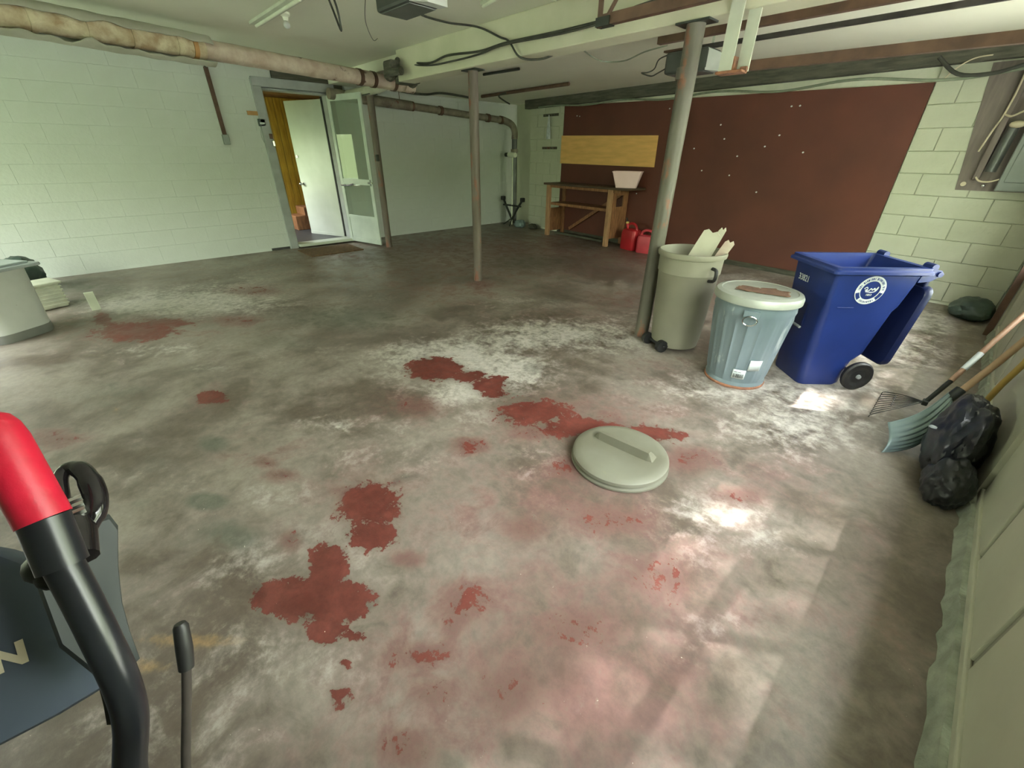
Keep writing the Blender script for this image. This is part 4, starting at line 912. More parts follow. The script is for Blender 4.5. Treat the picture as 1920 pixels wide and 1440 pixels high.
MB().tube([(0.20, -0.07, 2.28), (0.21, -0.07, 2.08), (0.20, -0.06, 1.88), (0.17, -0.06, 1.72), (0.145, -0.06, 1.56)], 0.008, 8, smooth_n=5).build('wire', 'cable_cream', t, smooth=True)
MB().tube([(0.20, -0.06, 1.88), (0.26, -0.09, 1.86), (0.34, -0.12, 1.90), (0.42, -0.12, 1.92)], 0.009, 8, smooth_n=5).build('wire', 'cable_cream', t, smooth=True)
MB().sphere((0.33, -0.09, 1.79), 0.04, (1.5, 0.8, 0.8)).build('fitting', 'cable_cream', t, smooth=True)
MB().cyl((0.145, 0.0, 1.26), (0.145, -0.02, 1.26), 0.022).build('bolt', 'cable_cream', t, smooth=True)
MB().sphere((0.30, -0.02, 1.25), 0.016, (1, .5, 1)).build('screw', 'chrome', t, smooth=True)

# ================================================================ LEFT WALL THINGS
t = thing('wall_strip', 'narrow brown strip hanging on the white wall with a grey end', 'strip', (LX + 0.02, 1.775, 1.60))
MB().box((0.008, 0, 0.52), (0.018, 0.055, 0.84)).build('strip', 'brown_strap', t)
MB().box((0.014, 0, 0.06), (0.035, 0.085, 0.13), bevel=0.006).build('end_box', 'steel_grey', t)
MB().tube([(0.01, 0.0, 0.93), (0.012, -0.02, 0.97), (0.012, -0.06, 1.00)], 0.012, 6, smooth_n=4).build('wire_tail', 'cable', t, smooth=True)
t = thing('coat_hook_board', 'small orange wooden piece beside the door frame with a dark box under it', 'board', (LX + 0.016, 2.29, 1.9))
MB().box((0.004, -0.03, 0.12), (0.018, 0.20, 0.055)).build('wood_piece', 'orange_wood', t)
MB().box((0.014, 0.04, 0.0), (0.04, 0.10, 0.10), bevel=0.006).build('dark_box', 'green_box', t)
MB().box((0.036, 0.04, -0.01), (0.004, 0.07, 0.025)).build('box_plate', 'paper', t)
MB().tube([(0.004, 0.01, -0.05), (0.004, -0.01, -0.20), (0.004, 0.03, -0.29), (0.004, 0.07, -0.22)], 0.003, 6, smooth_n=4).build('wire', 'grey_print', t, smooth=True)
t = thing('door_catch', 'small rusty catch on the left door jamb', 'latch', (LX + 0.056, DY0 - 0.02, 1.72))
MB().box((0.005, 0, 0.0), (0.02, 0.05, 0.07), bevel=0.005).build('plate', 'track', t)
MB().box((0.015, 0.01, -0.10), (0.03, 0.035, 0.08), bevel=0.006).build('latch_arm', 'chrome', t)
b = MB(); b.box((-7.62, 2.78, 0.007), (0.66, 0.90, 0.014), bevel=0.004); o = b.build('doormat', 'mat_brown'); tag(o, 'thin brown doormat on the floor before the doorway', 'doormat')

# ================================================================ BINS ON THE RIGHT
# beige bin
t = thing('beige_trash_bin', 'open beige round plastic trash bin with wheels beside the grey post', 'trash bin', (-1.515, 3.43, 0), math.radians(65))
b = MB()
def bm_mod(a, z): return 1.0
prof = [(0.165, 0.03), (0.195, 0.035), (0.205, 0.10), (0.236, 0.66), (0.243, 0.668), (0.246, 0.79), (0.262, 0.795), (0.266, 0.815), (0.262, 0.833), (0.250, 0.835), (0.243, 0.80), (0.236, 0.66), (0.198, 0.06), (0.0, 0.055)]
b.lathe(prof, 48); b.lathe([(0.0, 0.035), (0.165, 0.03)], 48)
b.build('bin_body', 'beige', t, smooth=True)
for s_ in (-1, 1):
    MB().cyl((-0.205, s_ * 0.10 - 0.02, 0.052), (-0.205, s_ * 0.10 + 0.02, 0.052), 0.052, 0.052, 20).build('wheel', 'black_rubber', t, smooth=True)
    b = MB(); b.tube([(0, s_ * 0.255, 0.74), (0.0, s_ * 0.30, 0.73), (0.0, s_ * 0.30, 0.66), (0, s_ * 0.245, 0.64)], 0.013, 8, smooth_n=4); b.build('handle', 'black_rubber', t, smooth=True)
MB().box((-0.18, 0, 0.05), (0.05, 0.26, 0.03), bevel=0.01).build('axle_housing', 'black_rubber', t)
MB().box((-0.05, 0.222, 0.55), (0.03, 0.012, 0.07)).build('red_tag', 'gas_red', t)
def leaning_board(p, q, w, th_, m, label, side=(1, 0.3, 0), notch=False):
    p, q = Vector(p), Vector(q); d = q - p; dn = d.normalized(); sd_ = Vector(side); sd_ = sd_ - dn * sd_.dot(dn); mt = frame_mtx(p, sd_, d)
    L2 = d.length; b = MB()
    poly = [(-w / 2, 0, 0), (w / 2, 0, 0), (w / 2, L2 * 0.97, 0), (w * 0.2, L2, 0), (0, L2 * 0.965, 0), (-w * 0.3, L2 * 0.985, 0), (-w / 2, L2 * 0.95, 0)]
    b.prism(poly, None, (0, 0, th_)); o = b.build('board_scrap', m); o.data.transform(mt)
    o.data.transform(Matrix.Translation(-p)); o.location = p
    return tag(o, label, 'board', 'scraps sticking out of the beige bin')
leaning_board((-1.62, 3.40, 0.40), (-1.385, 3.44, 1.00), 0.13, 0.012, 'cardboard', 'wide off-white board scrap leaning in the beige bin')
leaning_board((-1.55, 3.50, 0.38), (-1.345, 3.52, 1.02), 0.05, 0.03, 'cardboard', 'narrow pointed board scrap behind the wide one in the beige bin')
leaning_board((-1.50, 3.46, 0.38), (-1.26, 3.50, 0.935), 0.07, 0.012, 'scrap_pink', 'pinkish board scrap rightmost in the beige bin')

# galvanised can
t = thing('metal_trash_can', 'galvanised steel trash can with rusty lid between beige and blue bins', 'trash can', (-0.885, 3.20, 0), math.radians(-75))
def rib(a, z):
    s_ = 1.0
    if 0.06 < z < 0.55: s_ += 0.030 * max(0, math.cos(a * 20)) ** 3
    return s_
prof = [(0.190, 0.0), (0.203, 0.002), (0.206, 0.035), (0.200, 0.045)] + [(0.200 + 0.055 * k / 14, 0.05 + 0.50 * k / 14) for k in range(15)] + [(0.262, 0.575), (0.258, 0.60), (0.262, 0.645), (0.25, 0.645), (0.24, 0.60), (0.19, 0.02), (0.0, 0.02)]
b = MB(); b.lathe(prof, 144, rmod=rib); b.lathe([(0, 0.001), (0.19, 0.0)], 144); b.build('can_body', 'galv', t, smooth=True)
MB().lathe([(0.198, 0.001), (0.209, 0.001), (0.211, 0.012), (0.205, 0.020), (0.198, 0.02)], 60).build('rusty_base_ring', 'rust', t, smooth=True)
MB().lathe([(0.272, 0.630), (0.278, 0.632), (0.279, 0.665), (0.270, 0.682), (0.24, 0.690), (0.235, 0.686), (0.12, 0.692), (0.0, 0.700)], 72).build('lid', 'galv_lid', t, smooth=True)
# rust crust on the lid: irregular thin plate
b = MB(); pts = []
for k in range(48):
    a = k / 48 * 2 * PI; r = 0.120 + 0.05 * noise.noise(Vector((math.cos(a) * 2.1, math.sin(a) * 2.1, 1))) + 0.03 * noise.noise(Vector((math.cos(a) * 6, math.sin(a) * 6, 3)))
    pts.append((0.05 + 0.62 * r * math.cos(a), 0.02 + 1.45 * r * math.sin(a) + 0.02 * math.sin(3 * a), 0.6955))
b.prism(pts, None, (0, 0, 0.004)); b.build('rust_crust', 'rust_patch', t)
for s_ in (0, PI):
    ca, sa = math.cos(s_), math.sin(s_); r0 = 0.262
    MB().box((ca * (r0 + 0.008), sa * (r0 + 0.008), 0.585), (0.016, 0.095, 0.045), bevel=0.003).build('handle_bracket', 'galv', t)
    ring = [(ca * (r0 + 0.018 + 0.012 * abs(math.sin(k / 16 * PI))), 0.043 * math.cos(k / 16 * 2 * PI), 0.545 + 0.032 * math.sin(k / 16 * 2 * PI)) for k in range(17)]
    MB().tube(ring, 0.0045, 6, caps=False).build('handle_ring', 'chrome', t, smooth=True)
def on_can(a_deg, z, w, h, m, nm, par, push=0.004):
    b = MB(); a = math.radians(a_deg); n2 = 8; g = []
    for j in range(2):
        zz = z + h * j; r = 0.200 + 0.055 * (zz - 0.05) / 0.5 + 0.004 + push
        g.append([b.bm.verts.new((r * math.cos(a + w / r * (k / n2 - .5)), r * math.sin(a + w / r * (k / n2 - .5)), zz)) for k in range(n2 + 1)])
    for k in range(n2): b.bm.faces.new((g[0][k], g[0][k + 1], g[1][k + 1], g[1][k]))
    o = b.build(nm, m, par, smooth=True); md = o.modifiers.new('t', 'SOLIDIFY'); md.thickness = 0.001; return o
lb1 = on_can(8, 0.085, 0.085, 0.075, 'paper', 'barcode_label', t)
lb2 = on_can(31, 0.16, 0.085, 0.085, 'paper', 'torn_label', t)
for k in range(11):
    w = random.choice((0.002, 0.003, 0.004))
    on_can(8 - 8 + k * 1.6, 0.094, w, 0.032, 'dark_iron', 'barcode_bar', lb1, 0.0055).parent = lb1
for k in range(2):
    on_can(2 + k * 7, 0.137 - 0.0, 0.020, 0.006, 'grey_print', 'label_line', lb1, 0.0055)

# blue cart
cart = thing('blue_recycling_cart', 'blue wheeled recycling cart with its lid hanging open behind', 'recycling cart', (-0.50, 3.70, 0), math.radians(46))
def rrect(xa, xb, yh, z, r=0.04):
    out = []
    for (cx_, cy_, a0) in ((xb - r, yh - r, 0), (xa + r, yh - r, 90), (xa + r, -yh + r, 180), (xb - r, -yh + r, 270)):
        for a in (0, 22, 45, 68, 90): out.append((cx_ + r * math.cos(math.radians(a0 + a)), cy_ + r * math.sin(math.radians(a0 + a)), z))
    return out
b = MB()
b.loft([rrect(-0.185, 0.10, 0.175, 0.0, 0.05), rrect(-0.19, 0.12, 0.18, 0.02, 0.05), rrect(-0.20, 0.13, 0.185, 0.18, 0.05), rrect(-0.205, 0.20, 0.19, 0.26, 0.05), rrect(-0.225, 0.25, 0.207, 0.58, 0.045), rrect(-0.232, 0.258, 0.215, 0.62, 0.03), rrect(-0.245, 0.30, 0.228, 0.83, 0.025),
        rrect(-0.29, 0.35, 0.262, 0.845, 0.03), rrect(-0.29, 0.35, 0.262, 0.862, 0.03), rrect(-0.275, 0.335, 0.25, 0.87, 0.025), rrect(-0.275, 0.335, 0.25, 0.885, 0.025),
        rrect(-0.235, 0.295, 0.215, 0.885, 0.02), rrect(-0.215, 0.24, 0.20, 0.58, 0.03), rrect(-0.18, 0.11, 0.165, 0.06, 0.03)])
b.build('cart_body', 'blue', cart, smooth=True)
# hinge horn and handle bar at the back
for s_ in (-1, 1):
    b = MB(); y = s_ * 0.20
    b.prism([(0.28, y - 0.03, 0.79), (0.36, y - 0.03, 0.80), (0.425, y - 0.03, 0.845), (0.40, y - 0.03, 0.87), (0.30, y - 0.03, 0.885)], None, (0, 0.06, 0)); b.build('hinge_horn', 'blue', cart)
    MB().cyl((0.345, y - 0.035, 0.888), (0.345, y + 0.035, 0.888), 0.022, 0.024, 14).build('hinge_knuckle', 'blue', cart, smooth=True)
MB().tube([(0.395, -0.24, 0.845), (0.395, 0.24, 0.845)], 0.017, 12).build('handle_bar', 'blue', cart, smooth=True)
# the lid, hanging down behind
b = MB()
def lidloop(x, yh, z0_, z1_, tilt, r=0.05):
    out = []
    for (cy_, cz_, a0) in ((yh - r, z1_ - r, 0), (-yh + r, z1_ - r, 90), (-yh + r, z0_ + r, 180), (yh - r, z0_ + r, 270)):
        for a in (0, 30, 60, 90):
            zz = cz_ + r * math.sin(math.radians(a0 + a)); out.append((x + tilt * (z1_ - zz), cy_ + r * math.cos(math.radians(a0 + a)), zz))
    return out
b.loft([lidloop(0.355, 0.245, 0.20, 0.75, -0.12), lidloop(0.370, 0.252, 0.19, 0.76, -0.12), lidloop(0.40, 0.252, 0.19, 0.76, -0.12), lidloop(0.43, 0.21, 0.24, 0.73, -0.12)])
b.build('cart_lid', 'blue_dark', cart, smooth=True)
MB().box((0.375, 0, 0.79), (0.03, 0.40, 0.08), bevel=0.01).build('lid_hinge_plate', 'blue_dark', cart)
for s_ in (-1, 1):
    w = MB(); y = s_ * 0.235
    w.lathe([(0.0, -0.016), (0.05, -0.014), (0.075, -0.022), (0.098, -0.022), (0.108, -0.010), (0.108, 0.010), (0.098, 0.022), (0.075, 0.022), (0.05, 0.014), (0.0, 0.016)], 40, c=(0.165, y, 0.108), axis=(0, 1, 0), rmod=lambda a, z: 1 + 0.010 * (math.sin(a * 40) > 0))
    wh_ = w.build('wheel', 'black_rubber', cart, smooth=False)
    MB().cyl((0.165, y + s_ * 0.010, 0.108), (0.165, y + s_ * 0.028, 0.108), 0.018, 0.014, 14).build('hub_cap', 'grey_print', wh_, smooth=True)
MB().tube([(0.165, -0.23, 0.108), (0.165, 0.23, 0.108)], 0.012, 8).build('axle', 'dark_iron', cart)
# front grip recess, number, seal
MB().box((-0.222, 0.03, 0.50), (0.012, 0.13, 0.17), bevel=0.01).build('lift_pocket', 'blue_dark', cart)
MB().tube([(-0.235, -0.04, 0.405), (-0.24, 0.03, 0.41), (-0.235, 0.10, 0.405)], 0.010, 8).build('lift_bar', 'grey_print', cart, smooth=True)
sl = Vector((-0.245 + 0.232, 0, 0.21)).normalized()
text_obj('serial_number', '33821', 0.062, 'white_print', cart, frame_mtx((-0.2435, 0.085, 0.735), (0, -1, 0), (-0.06, 0, 1)), sx=0.8)
MB().tube([(-0.05, -0.2135, 0.613), (-0.16, -0.2135, 0.613)], 0.004, 8).build('ledge_bead', 'blue', cart, smooth=True)  # thin raised bead in the same blue as the body
# round town seal on the near side
sf = frame_mtx((0.005, -0.2240, 0.735), (1, 0, 0), (0, -0.065, 1))
seal = bpy.data.objects.new('round_seal', None)
def ringm(name, r0, r1, m, par, z=0.0, n2=64, a0=0, a1=360):
    b = MB(); A_ = []; B_ = []
    full = (a1 - a0) >= 360
    for k in range(n2 + (0 if full else 1)):
        a = math.radians(a0 + (a1 - a0) * k / n2)
        A_.append(b.bm.verts.new((r0 * math.cos(a), r0 * math.sin(a), z))); B_.append(b.bm.verts.new((r1 * math.cos(a), r1 * math.sin(a), z)))
    N_ = len(A_)
    for k in range(N_ if full else N_ - 1): b.bm.faces.new((A_[k], B_[k], B_[(k + 1) % N_], A_[(k + 1) % N_]))
    o = b.build(name, m, par); o.data.transform(sf); md = o.modifiers.new('t', 'SOLIDIFY'); md.thickness = 0.0012; return o
se = ringm('round_seal', 0.062, 0.095, 'white_print', cart, 0.001)
for (a0, a1) in ((192, 226), (314, 348)): ringm('seal_gap', 0.067, 0.090, 'blue', se, 0.0022, 12, a0, a1)
for k in range(26):
    a = math.radians(180 - 4 - k * (172 / 25))
    r = 0.0785; h_ = 0.014
    mt2 = sf @ Matrix.Translation((r * math.cos(a), r * math.sin(a), 0.0028)) @ Matrix.Rotation(a - PI / 2, 4, 'Z')
    b = MB(); w_ = 0.003 + 0.004 * ((k * 7) % 3) / 2
    if k % 9 != 4:
        b.box((0, 0, 0), (w_, h_, 0.0006)); o = b.build('seal_letter', 'blue', se); o.data.transform(mt2)
for k in range(9):
    a = math.radians(238 + k * 8)
    mt2 = sf @ Matrix.Translation((0.0785 * math.cos(a), 0.0785 * math.sin(a), 0.0028)) @ Matrix.Rotation(a - PI / 2, 4, 'Z')
    o = MB().box((0, 0, 0), (0.005 if k % 2 else 0.0035, 0.012, 0.0006)).build('seal_letter', 'blue', se); o.data.transform(mt2)
b = MB(); b.tube([(-0.045, 0.012, 0.0012), (-0.030, 0.022, 0.0012), (-0.022, 0.008, 0.0012), (-0.036, 0.002, 0.0012), (-0.012, -0.002, 0.0012), (0.0, 0.014, 0.0012), (0.010, 0.002, 0.0012), (0.022, 0.016, 0.0012), (0.028, 0.0, 0.0012), (0.042, 0.024, 0.0012), (0.034, -0.004, 0.0012), (0.005, -0.012, 0.0012), (-0.03, -0.008, 0.0012)], 0.0028, 6, smooth_n=4)
o = b.build('seal_emblem', 'white_print', se); o.data.transform(sf)
text_obj('seal_year', '1853', 0.020, 'white_print', se, sf @ Matrix.Translation((0, -0.030, 0.0015)))

# lid on the floor
t = thing('bin_lid', 'round beige bin lid lying on the floor with a raised grip bar', 'lid', (-0.91, 1.69, 0), math.radians(0))
LR = 0.262
MB().lathe([(0.0, 0.004), (LR - 0.02, 0.004), (LR - 0.005, 0.0), (LR + 0.004, 0.006), (LR + 0.004, 0.016), (LR - 0.010, 0.022), (LR - 0.012, 0.030), (LR + 0.000, 0.036), (LR - 0.002, 0.052), (LR - 0.016, 0.062), (LR - 0.05, 0.0645), (0.10, 0.060), (0.0, 0.060)], 80).build('lid_disc', 'lid_beige', t, smooth=True)
# grip: straight ridge; steep face on the near side, slope behind
gd = Vector((0.994, 0.11, 0)); gn = Vector((0.11, -0.994, 0))
c0 = Vector((-0.005, 0.03, 0.058)); Lh = 0.178
def gp(u, v, w): p = c0 + gd * u + gn * v; return (p.x, p.y, c0.z + w)
b = MB()
b.loft([[gp(-Lh, 0.010, 0), gp(-Lh, -0.06, 0.0), gp(-Lh, -0.05, 0.004), gp(-Lh, 0.004, 0.006)],
        [gp(-Lh + 0.03, 0.016, 0), gp(-Lh + 0.03, -0.075, 0.0), gp(-Lh + 0.03, -0.025, 0.044), gp(-Lh + 0.03, 0.006, 0.050)],
        [gp(Lh - 0.03, 0.016, 0), gp(Lh - 0.03, -0.075, 0.0), gp(Lh - 0.03, -0.025, 0.044), gp(Lh - 0.03, 0.006, 0.050)],
        [gp(Lh, 0.010, 0), gp(Lh, -0.06, 0.0), gp(Lh, -0.05, 0.004), gp(Lh, 0.004, 0.006)]])
b.build('grip_bar', 'lid_beige', t)
p_ = gp(-0.015, -0.060, 0.004); MB().cyl((p_[0], p_[1], 0.058), (p_[0], p_[1], 0.068), 0.013, 0.012, 16).build('plug', 'meter', t, smooth=True)

# ================================================================ TOOLS BY THE GARAGE DOORS
t = thing('snow_shovel', 'ribbed blue-grey snow shovel with its scoop on the floor and tan handle', 'shovel', (0, 0, 0))
A0, A1 = Vector((0.050, 3.02, 0.125)), Vector((0.225, 3.29, 0.305)); B0, B1 = Vector((0.085, 2.87, 0.004)), Vector((0.255, 3.27, 0.215))
b = MB(); rows = []; NU, NV = 24, 28
for i in range(NU + 1):
    u = i / NU; row = []
    for j in range(NV + 1):
        v = j / NV
        p = (A0.lerp(A1, u)).lerp(B0.lerp(B1, u), v)
        p = p + Vector((0.05, -0.02, -0.055)) * math.sin(PI * u) * (0.35 + 0.65 * v) + Vector((0.035, -0.045, 0.01)) * math.sin(PI * v) * 0.6
        p = p + Vector((0.6, -0.7, 0.2)) * 0.0035 * math.cos(v * 2 * PI * 7) * min(1, 6 * u)
        p.z = max(p.z, 0.003); row.append(b.bm.verts.new(p))
    rows.append(row)
for r0, r1 in zip(rows, rows[1:]):
    for j in range(NV): b.bm.faces.new((r0[j], r0[j + 1], r1[j + 1], r1[j]))
o = b.build('scoop', 'shovel_grey', t, smooth=True); md = o.modifiers.new('t', 'SOLIDIFY'); md.thickness = 0.004
MB().tube([(0.225, 3.25, 0.20), (0.243, 3.28, 0.27), (0.27, 3.32, 0.33)], 0.026, 12).build('socket', 'dark_iron', t, smooth=True)
MB().tube([(0.25, 3.28, 0.265), (0.345, 3.43, 0.48), (0.425, 3.56, 0.68), (0.435, 3.60, 1.30)], [0.018, 0.0185, 0.019, 0.018], 14).build('shaft', 'handle_pale', t, smooth=True)
t = thing('leaf_rake', 'thin wire leaf rake lying behind the snow shovel with brown handle', 'rake', (0, 0, 0))
MB().box((0.175, 3.56, 0.10), (0.03, 0.06, 0.03), bevel=0.005).build('hub', 'dark_iron', t)
for k in range(10):
    f_ = k / 9 - 0.5
    MB().tube([(0.17, 3.56, 0.10), (0.08, 3.54 + f_ * 0.22, 0.07), (-0.03, 3.50 + f_ * 0.42, 0.03), (-0.045, 3.50 + f_ * 0.44, 0.004)], 0.0028, 6, smooth_n=3).build('tine', 'dark_iron', t, smooth=True)
MB().tube([(0.03, 3.43, 0.065), (0.03, 3.62, 0.065)], 0.003, 6).build('cross_wire', 'dark_iron', t)
MB().tube([(0.175, 3.56, 0.10), (0.215, 3.62, 0.20), (0.240, 3.66, 0.26)], 0.014, 10).build('ferrule', 'dark_iron', t, smooth=True)
MB().tube([(0.235, 3.65, 0.25), (0.32, 3.86, 0.47), (0.405, 4.06, 0.68), (0.43, 4.12, 1.1)], 0.0155, 12).build('shaft', 'handle_wood', t, smooth=True)
MB().tube([(0.262, 3.716, 0.32), (0.30, 3.81, 0.418)], 0.0168, 12).build('white_band', 'paper', t, smooth=True)
t = thing('long_tool', 'tool with a yellow handle leaning low behind the black bag', 'tool', (0, 0, 0))
MB().tube([(0.385, 3.42, 0.03), (0.395, 3.50, 0.16), (0.41, 3.42, 0.38), (0.428, 3.33, 0.56), (0.435, 3.30, 1.1)], 0.015, 12).build('shaft', 'handle_yellow', t, smooth=True)
MB().box((0.38, 3.42, 0.022), (0.05, 0.16, 0.03), bevel=0.008).build('tool_head', 'dark_iron', t)
lump('black_trash_bag', (0.33, 2.93), (0.108, 0.29, 0.25), 'bag_black', 'full black trash bag slumped against the wall behind the shovel', 'trash bag', 2, 0.20, 5)
lump('black_trash_bag', (0.35, 2.62), (0.09, 0.13, 0.13), 'bag_black', 'smaller black bag on the floor in front of the full one', 'trash bag', 8, 0.20, 5)
lump('green_trash_bag', (0.27, 6.48), (0.17, 0.22, 0.12), 'bag_green', 'dark green bag on the floor at the corner by the block wall', 'trash bag', 5, 0.2)
o = lump('highlight_scrap', (0.215, 2.84), (0.018, 0.012, 0.008), 'grey_print', 'small crumpled scrap standing in for a highlight on the black bag', 'scrap', 9, 0.4, 2); o.location.z = 0.26  # grey crumple added as a highlight on the bag

# ================================================================ LEFT GROUP
t = thing('grey_storage_bin', 'tall grey-white bin with a glossy flat lid at the left edge', 'bin', (-5.75, -0.95, 0), math.radians(38))
lofted_box(t, 'bin_body', 'bin_white', (0.46, 0.46), (0.50, 0.50), 0.585, 0.008, 0.0, 0.0, True, 0.12)
lofted_box(t, 'base_band', 'bin_base', (0.466, 0.466), (0.472, 0.472), 0.075, 0.002, 0.001, 0.0, True, 0.12)
MB().box((0, 0, 0.605), (0.60, 0.60, 0.030), bevel=0.012).build('lid', 'bin_lid', t)
MB().box((0.0, 0, 0.628), (0.50, 0.50, 0.018), bevel=0.008).build('lid_step', 'bin_lid', t)
for k in range(7):
    MB().box((0.05 + 0.02 * (k % 3), -0.243 - 0.0012 * k * 0, 0.16 + 0.045 * k), (0.10 + 0.03 * (k % 2), 0.004, 0.003)).build('scuff', 'bin_base', t)
t = thing('ribbed_crate', 'small cream ribbed crate behind the grey-white bin', 'crate', (-6.60, -0.74, 0), math.radians(20))
MB().box((0, 0, 0.13), (0.26, 0.30, 0.25), bevel=0.02).build('crate_body', 'cream_plastic', t)
for k in range(6): MB().box((0, 0, 0.045 + k * 0.036), (0.275, 0.315, 0.012), bevel=0.003).build('rib', 'cream_plastic', t)
MB().box((0, 0, 0.265), (0.30, 0.34, 0.025), bevel=0.008).build('rim', 'cream_plastic', t)
lump('dark_sack', (-7.6, -0.92), (0.22, 0.20, 0.22), 'green_box', 'dark green sack by the wall behind the grey-white bin', 'sack', 4, 0.2)
o = MB().box((0, 0, 0.10), (0.012, 0.075, 0.20), rot=Matrix.Rotation(0.05, 4, 'Y'), bevel=0.003).build('white_card', 'tube_white'); o.location = (-6.15, -0.35, 0.0); tag(o, 'small white upright piece standing on the floor near the bright spot', 'card')

# ================================================================ SNOW BLOWER IN THE FOREGROUND
sb = thing('snow_blower', 'dark snow blower with red grip cut off by the lower left corner', 'snow blower', (0, 0, 0))
MB().tube([(-0.6515, -0.160, 1.2535), (-0.650, -0.160, 1.251), (-0.647, -0.159, 1.2465), (-0.642, -0.158, 1.239), (-0.634, -0.157, 1.226), (-0.582, -0.153, 1.147)], [0.006, 0.0125, 0.0175, 0.0208, 0.0225, 0.0228], 28).build('red_grip', 'red_grip', sb, smooth=True)
MB().tube([(-0.5825, -0.153, 1.1485), (-0.555, -0.156, 1.099)], 0.0215, 28).build('collar', 'black_tube', sb, smooth=True)
MB().tube([(-0.562, -0.156, 1.107), (-0.536, -0.155, 1.064), (-0.508, -0.155, 1.017), (-0.487, -0.158, 0.964), (-0.479, -0.170, 0.905), (-0.481, -0.200, 0.82), (-0.490, -0.260, 0.636), (-0.60, -0.52, 0.36), (-0.75, -0.85, 0.25)], 0.0168, 24, smooth_n=6).build('handle_tube', 'black_tube', sb, smooth=True)
MB().tube([(-0.608, -0.156, 1.090), (-0.640, -0.154, 1.104), (-0.664, -0.152, 1.113), (-0.700, -0.150, 1.125), (-0.712, -0.142, 1.129), (-0.702, -0.130, 1.129), (-0.674, -0.123, 1.120), (-0.648, -0.124, 1.103), (-0.632, -0.134, 1.090), (-0.622, -0.146, 1.082)], [0.012, 0.011, 0.008, 0.008, 0.009, 0.011, 0.0125, 0.012, 0.010, 0.008], 14, smooth_n=4).build('lever', 'black_gloss', sb, smooth=True)
MB().tube([(-0.590, -0.150, 1.075), (-0.622, -0.146, 1.088), (-0.650, -0.147, 1.105)], 0.017, 12).build('lever_mount', 'black_gloss', sb, smooth=True)
for k in range(3):
    MB().tube([(-0.632 - 0.008 * k, -0.160, 1.108 + 0.004 * k), (-0.634 - 0.008 * k, -0.132, 1.108 + 0.004 * k)], 0.006, 8).build('cable_ferrule', 'chrome', sb, smooth=True)
b = MB(); b.sphere((-0.590, -0.178, 1.085), 0.020, (1.1, 0.9, 0.8)); b.sphere((-0.575, -0.172, 1.078), 0.016); b.build('clamp', 'black_rubber', sb, smooth=True)
HOOD = [(-1.224, -0.494, 0.848), (-1.07, -0.355, 0.818), (-0.992, -0.296, 0.788), (-0.917, -0.284, 0.706), (-0.829, -0.282, 0.593), (-0.909, -0.391, 0.502), (-1.002, -0.515, 0.409), (-1.167, -0.747, 0.257)]
# flatten the outline into a plane and give it depth
Hc = sum((Vector(p) for p in HOOD), Vector()) / len(HOOD)
Hn = Vector((0.80, 0.10, 0.58)).normalized()
camp = Vector((0, 0, 1.5))
def to_plane(p, c, n):
    d = Vector(p) - camp; return camp + d * ((c - camp).dot(n) / d.dot(n))
hp = [to_plane(p, Hc, Hn) for p in HOOD]
b = MB()
def shrink(pl, f, off):
    c = sum(pl, Vector()) / len(pl); return [c + (p - c) * f + off for p in pl]
b.loft([shrink(hp, 0.95, Vector()), shrink(hp, 1.0, -Hn * 0.02), shrink(hp, 1.0, -Hn * 0.12), shrink(hp, 0.88, -Hn * 0.30)])
b.build('hood', 'slate', sb, smooth=True)
FLAP = [(-1.047, -0.32, 0.831), (-0.969, -0.25, 0.856), (-0.92, -0.192, 0.905), (-0.904, -0.167, 0.914), (-0.885, -0.162, 0.896), (-0.869, -0.188, 0.823), (-0.85, -0.208, 0.753), (-0.83, -0.218, 0.694), (-0.81, -0.224, 0.639), (-0.858, -0.295, 0.554), (-0.92, -0.33, 0.66)]
Fc = Vector((-0.88, -0.22, 0.76)) ; Fn = Vector((0.86, 0.22, 0.46)).normalized()
fp = [to_plane(p, Fc, Fn) for p in FLAP]
b = MB(); b.loft([shrink(fp, 0.93, Fn * 0.008), shrink(fp, 1.0, Vector()), shrink(fp, 1.0, -Fn * 0.05), shrink(fp, 0.9, -Fn * 0.09)]); b.build('chute_flap', 'dark_slate', sb, smooth=True)
# letter N on the hood
nx_ = (Vector((-0.987, -0.404, 0.618)) - Vector((-0.997, -0.42, 0.611))); ny_ = (Vector((-1.004, -0.414, 0.638)) - Vector((-0.997, -0.42, 0.611)))
npos = to_plane((-0.997, -0.414, 0.625), Hc, Hn) + Hn * 0.004
xd = to_plane(Vector((-0.990, -0.402, 0.620)), Hc, Hn) - to_plane(Vector((-1.008, -0.428, 0.606)), Hc, Hn)
text_obj('letter_n', 'N', 0.060, 'cream_letter', sb, frame_mtx(npos, xd, Hn.cross(xd)), 0.0008, bold=0.0030)
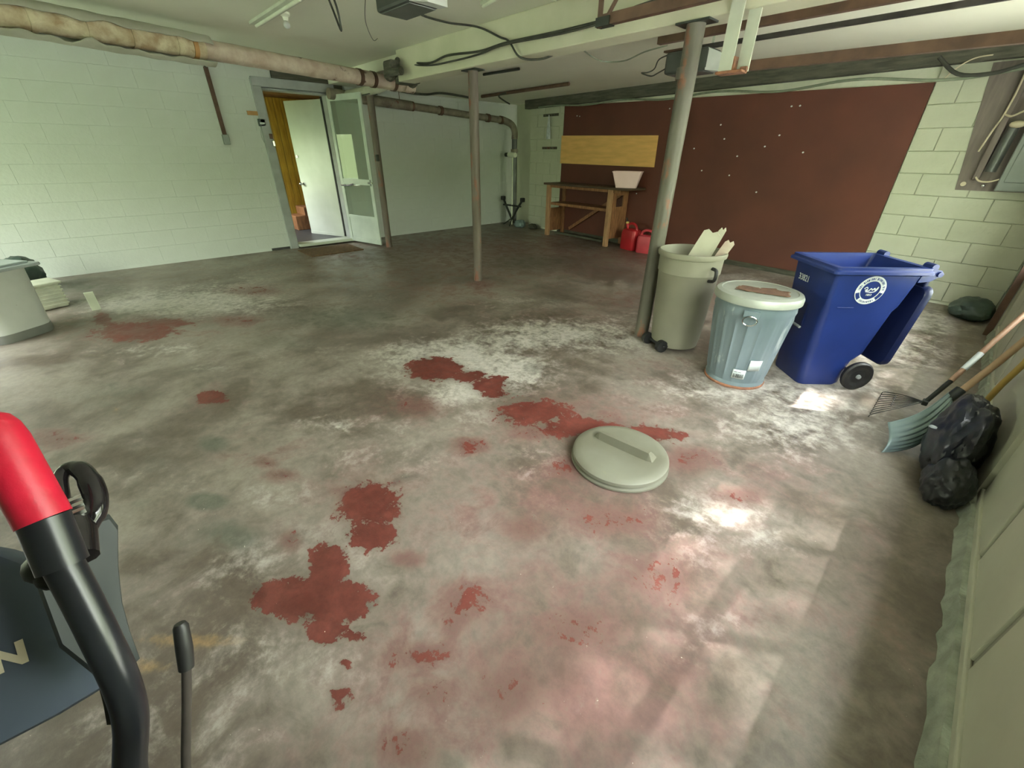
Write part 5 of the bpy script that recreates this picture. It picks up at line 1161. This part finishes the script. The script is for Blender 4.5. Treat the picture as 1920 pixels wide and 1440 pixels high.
# lower machine, resting on the floor out of the frame
MB().box((-1.10, -0.95, 0.26), (0.55, 0.42, 0.44), rot=math.radians(25), bevel=0.04).build('engine_housing', 'slate', sb)
for s_ in (-1, 1):
    c_ = Vector((-1.0, -0.95, 0.15)) + Vector((0.9, 0.42, 0)).normalized() * 0.33 * s_
    dv = Vector((0.9, 0.42, 0)).normalized() * 0.04
    MB().cyl(c_ - dv, c_ + dv, 0.15, 0.15, 24).build('wheel', 'black_rubber', sb, smooth=True)
MB().tube([(-0.556, -0.122, 0.846), (-0.543, -0.145, 0.778), (-0.528, -0.180, 0.676), (-0.515, -0.235, 0.488), (-0.65, -0.6, 0.30), (-0.85, -0.85, 0.28)], 0.0062, 12, smooth_n=5).build('control_rod', 'cord_brown', sb, smooth=True)
MB().tube([(-0.581, -0.108, 0.9045), (-0.579, -0.1085, 0.900), (-0.566, -0.116, 0.868), (-0.555, -0.123, 0.843)], [0.007, 0.0095, 0.0105, 0.0095], 12).build('rod_tip', 'black_rubber', sb, smooth=True)
MB().tube([(-0.540, -0.186, 0.915), (-0.530, -0.190, 0.893), (-0.520, -0.195, 0.872)], 0.007, 8).build('cable_stub', 'black_rubber', sb, smooth=True)

# ================================================================ UNSEEN FOLIAGE OUTSIDE (added to dapple the sun through the garage windows)
bm_ = bmesh.new(); rnd = random.Random(11)
SD = Vector((0.75, 0.50, 1.30))
holes = []  # gaps left in the leaves to shape the sun patches
for (hx, hy, hr, sq) in ((-0.44, 3.13, 0.27, 1.5), (-0.345, 1.72, 0.075, 1.6), (-0.385, 1.44, 0.07, 1.7), (-0.30, 1.15, 0.04, 1.0), (-0.36, 2.52, 0.05, 1.6)):
    p = Vector((hx, hy, 0)) + SD * ((3.5 - hx) / 0.75); holes.append((p.y, p.z, hr))
def leaf(c, s_):
    u = Vector((rnd.uniform(-1, 1), rnd.uniform(-1, 1), rnd.uniform(-1, 1))).normalized(); v = u.orthogonal().normalized()
    bm_.faces.new([bm_.verts.new(c + u * s_), bm_.verts.new(c + v * s_ * .6), bm_.verts.new(c - u * s_), bm_.verts.new(c - v * s_ * .6)])
for n_l in range(30000):
    y_ = rnd.uniform(1.8, 8.8); x_ = 3.5 + rnd.uniform(-0.3, 0.3)
    zc = rnd.uniform(5.3, 8.3)
    c = Vector((x_, y_, zc)); q = c + SD * ((3.5 - x_) / 0.75); s_ = rnd.uniform(0.035, 0.060)
    if any(math.hypot(q.y - hy, q.z - hz) < hr for (hy, hz, hr) in holes): continue
    leaf(c, s_)
for k in range(900):
    a = rnd.uniform(-3, 9); h_ = rnd.uniform(1.2, 4.2)
    if noise.noise(Vector((a * 0.9, h_ * 0.9, 2.0))) < -0.05: continue
    leaf(Vector((rnd.uniform(3.2, 4.2), a, h_)), rnd.uniform(0.10, 0.22))
me_ = bpy.data.meshes.new('shading_foliage'); bm_.to_mesh(me_); bm_.free()
M['leaf'] = mat('green_leaf', (0.12, 0.25, 0.05), (0.07, 0.16, 0.03), 3, 0.6)
me_.materials.append(M['leaf']); o = bpy.data.objects.new('shading_foliage', me_); C.objects.link(o)
tag(o, 'unseen leaves outside the garage doors with gaps shaped for the sun patches', 'foliage', kind='stuff')
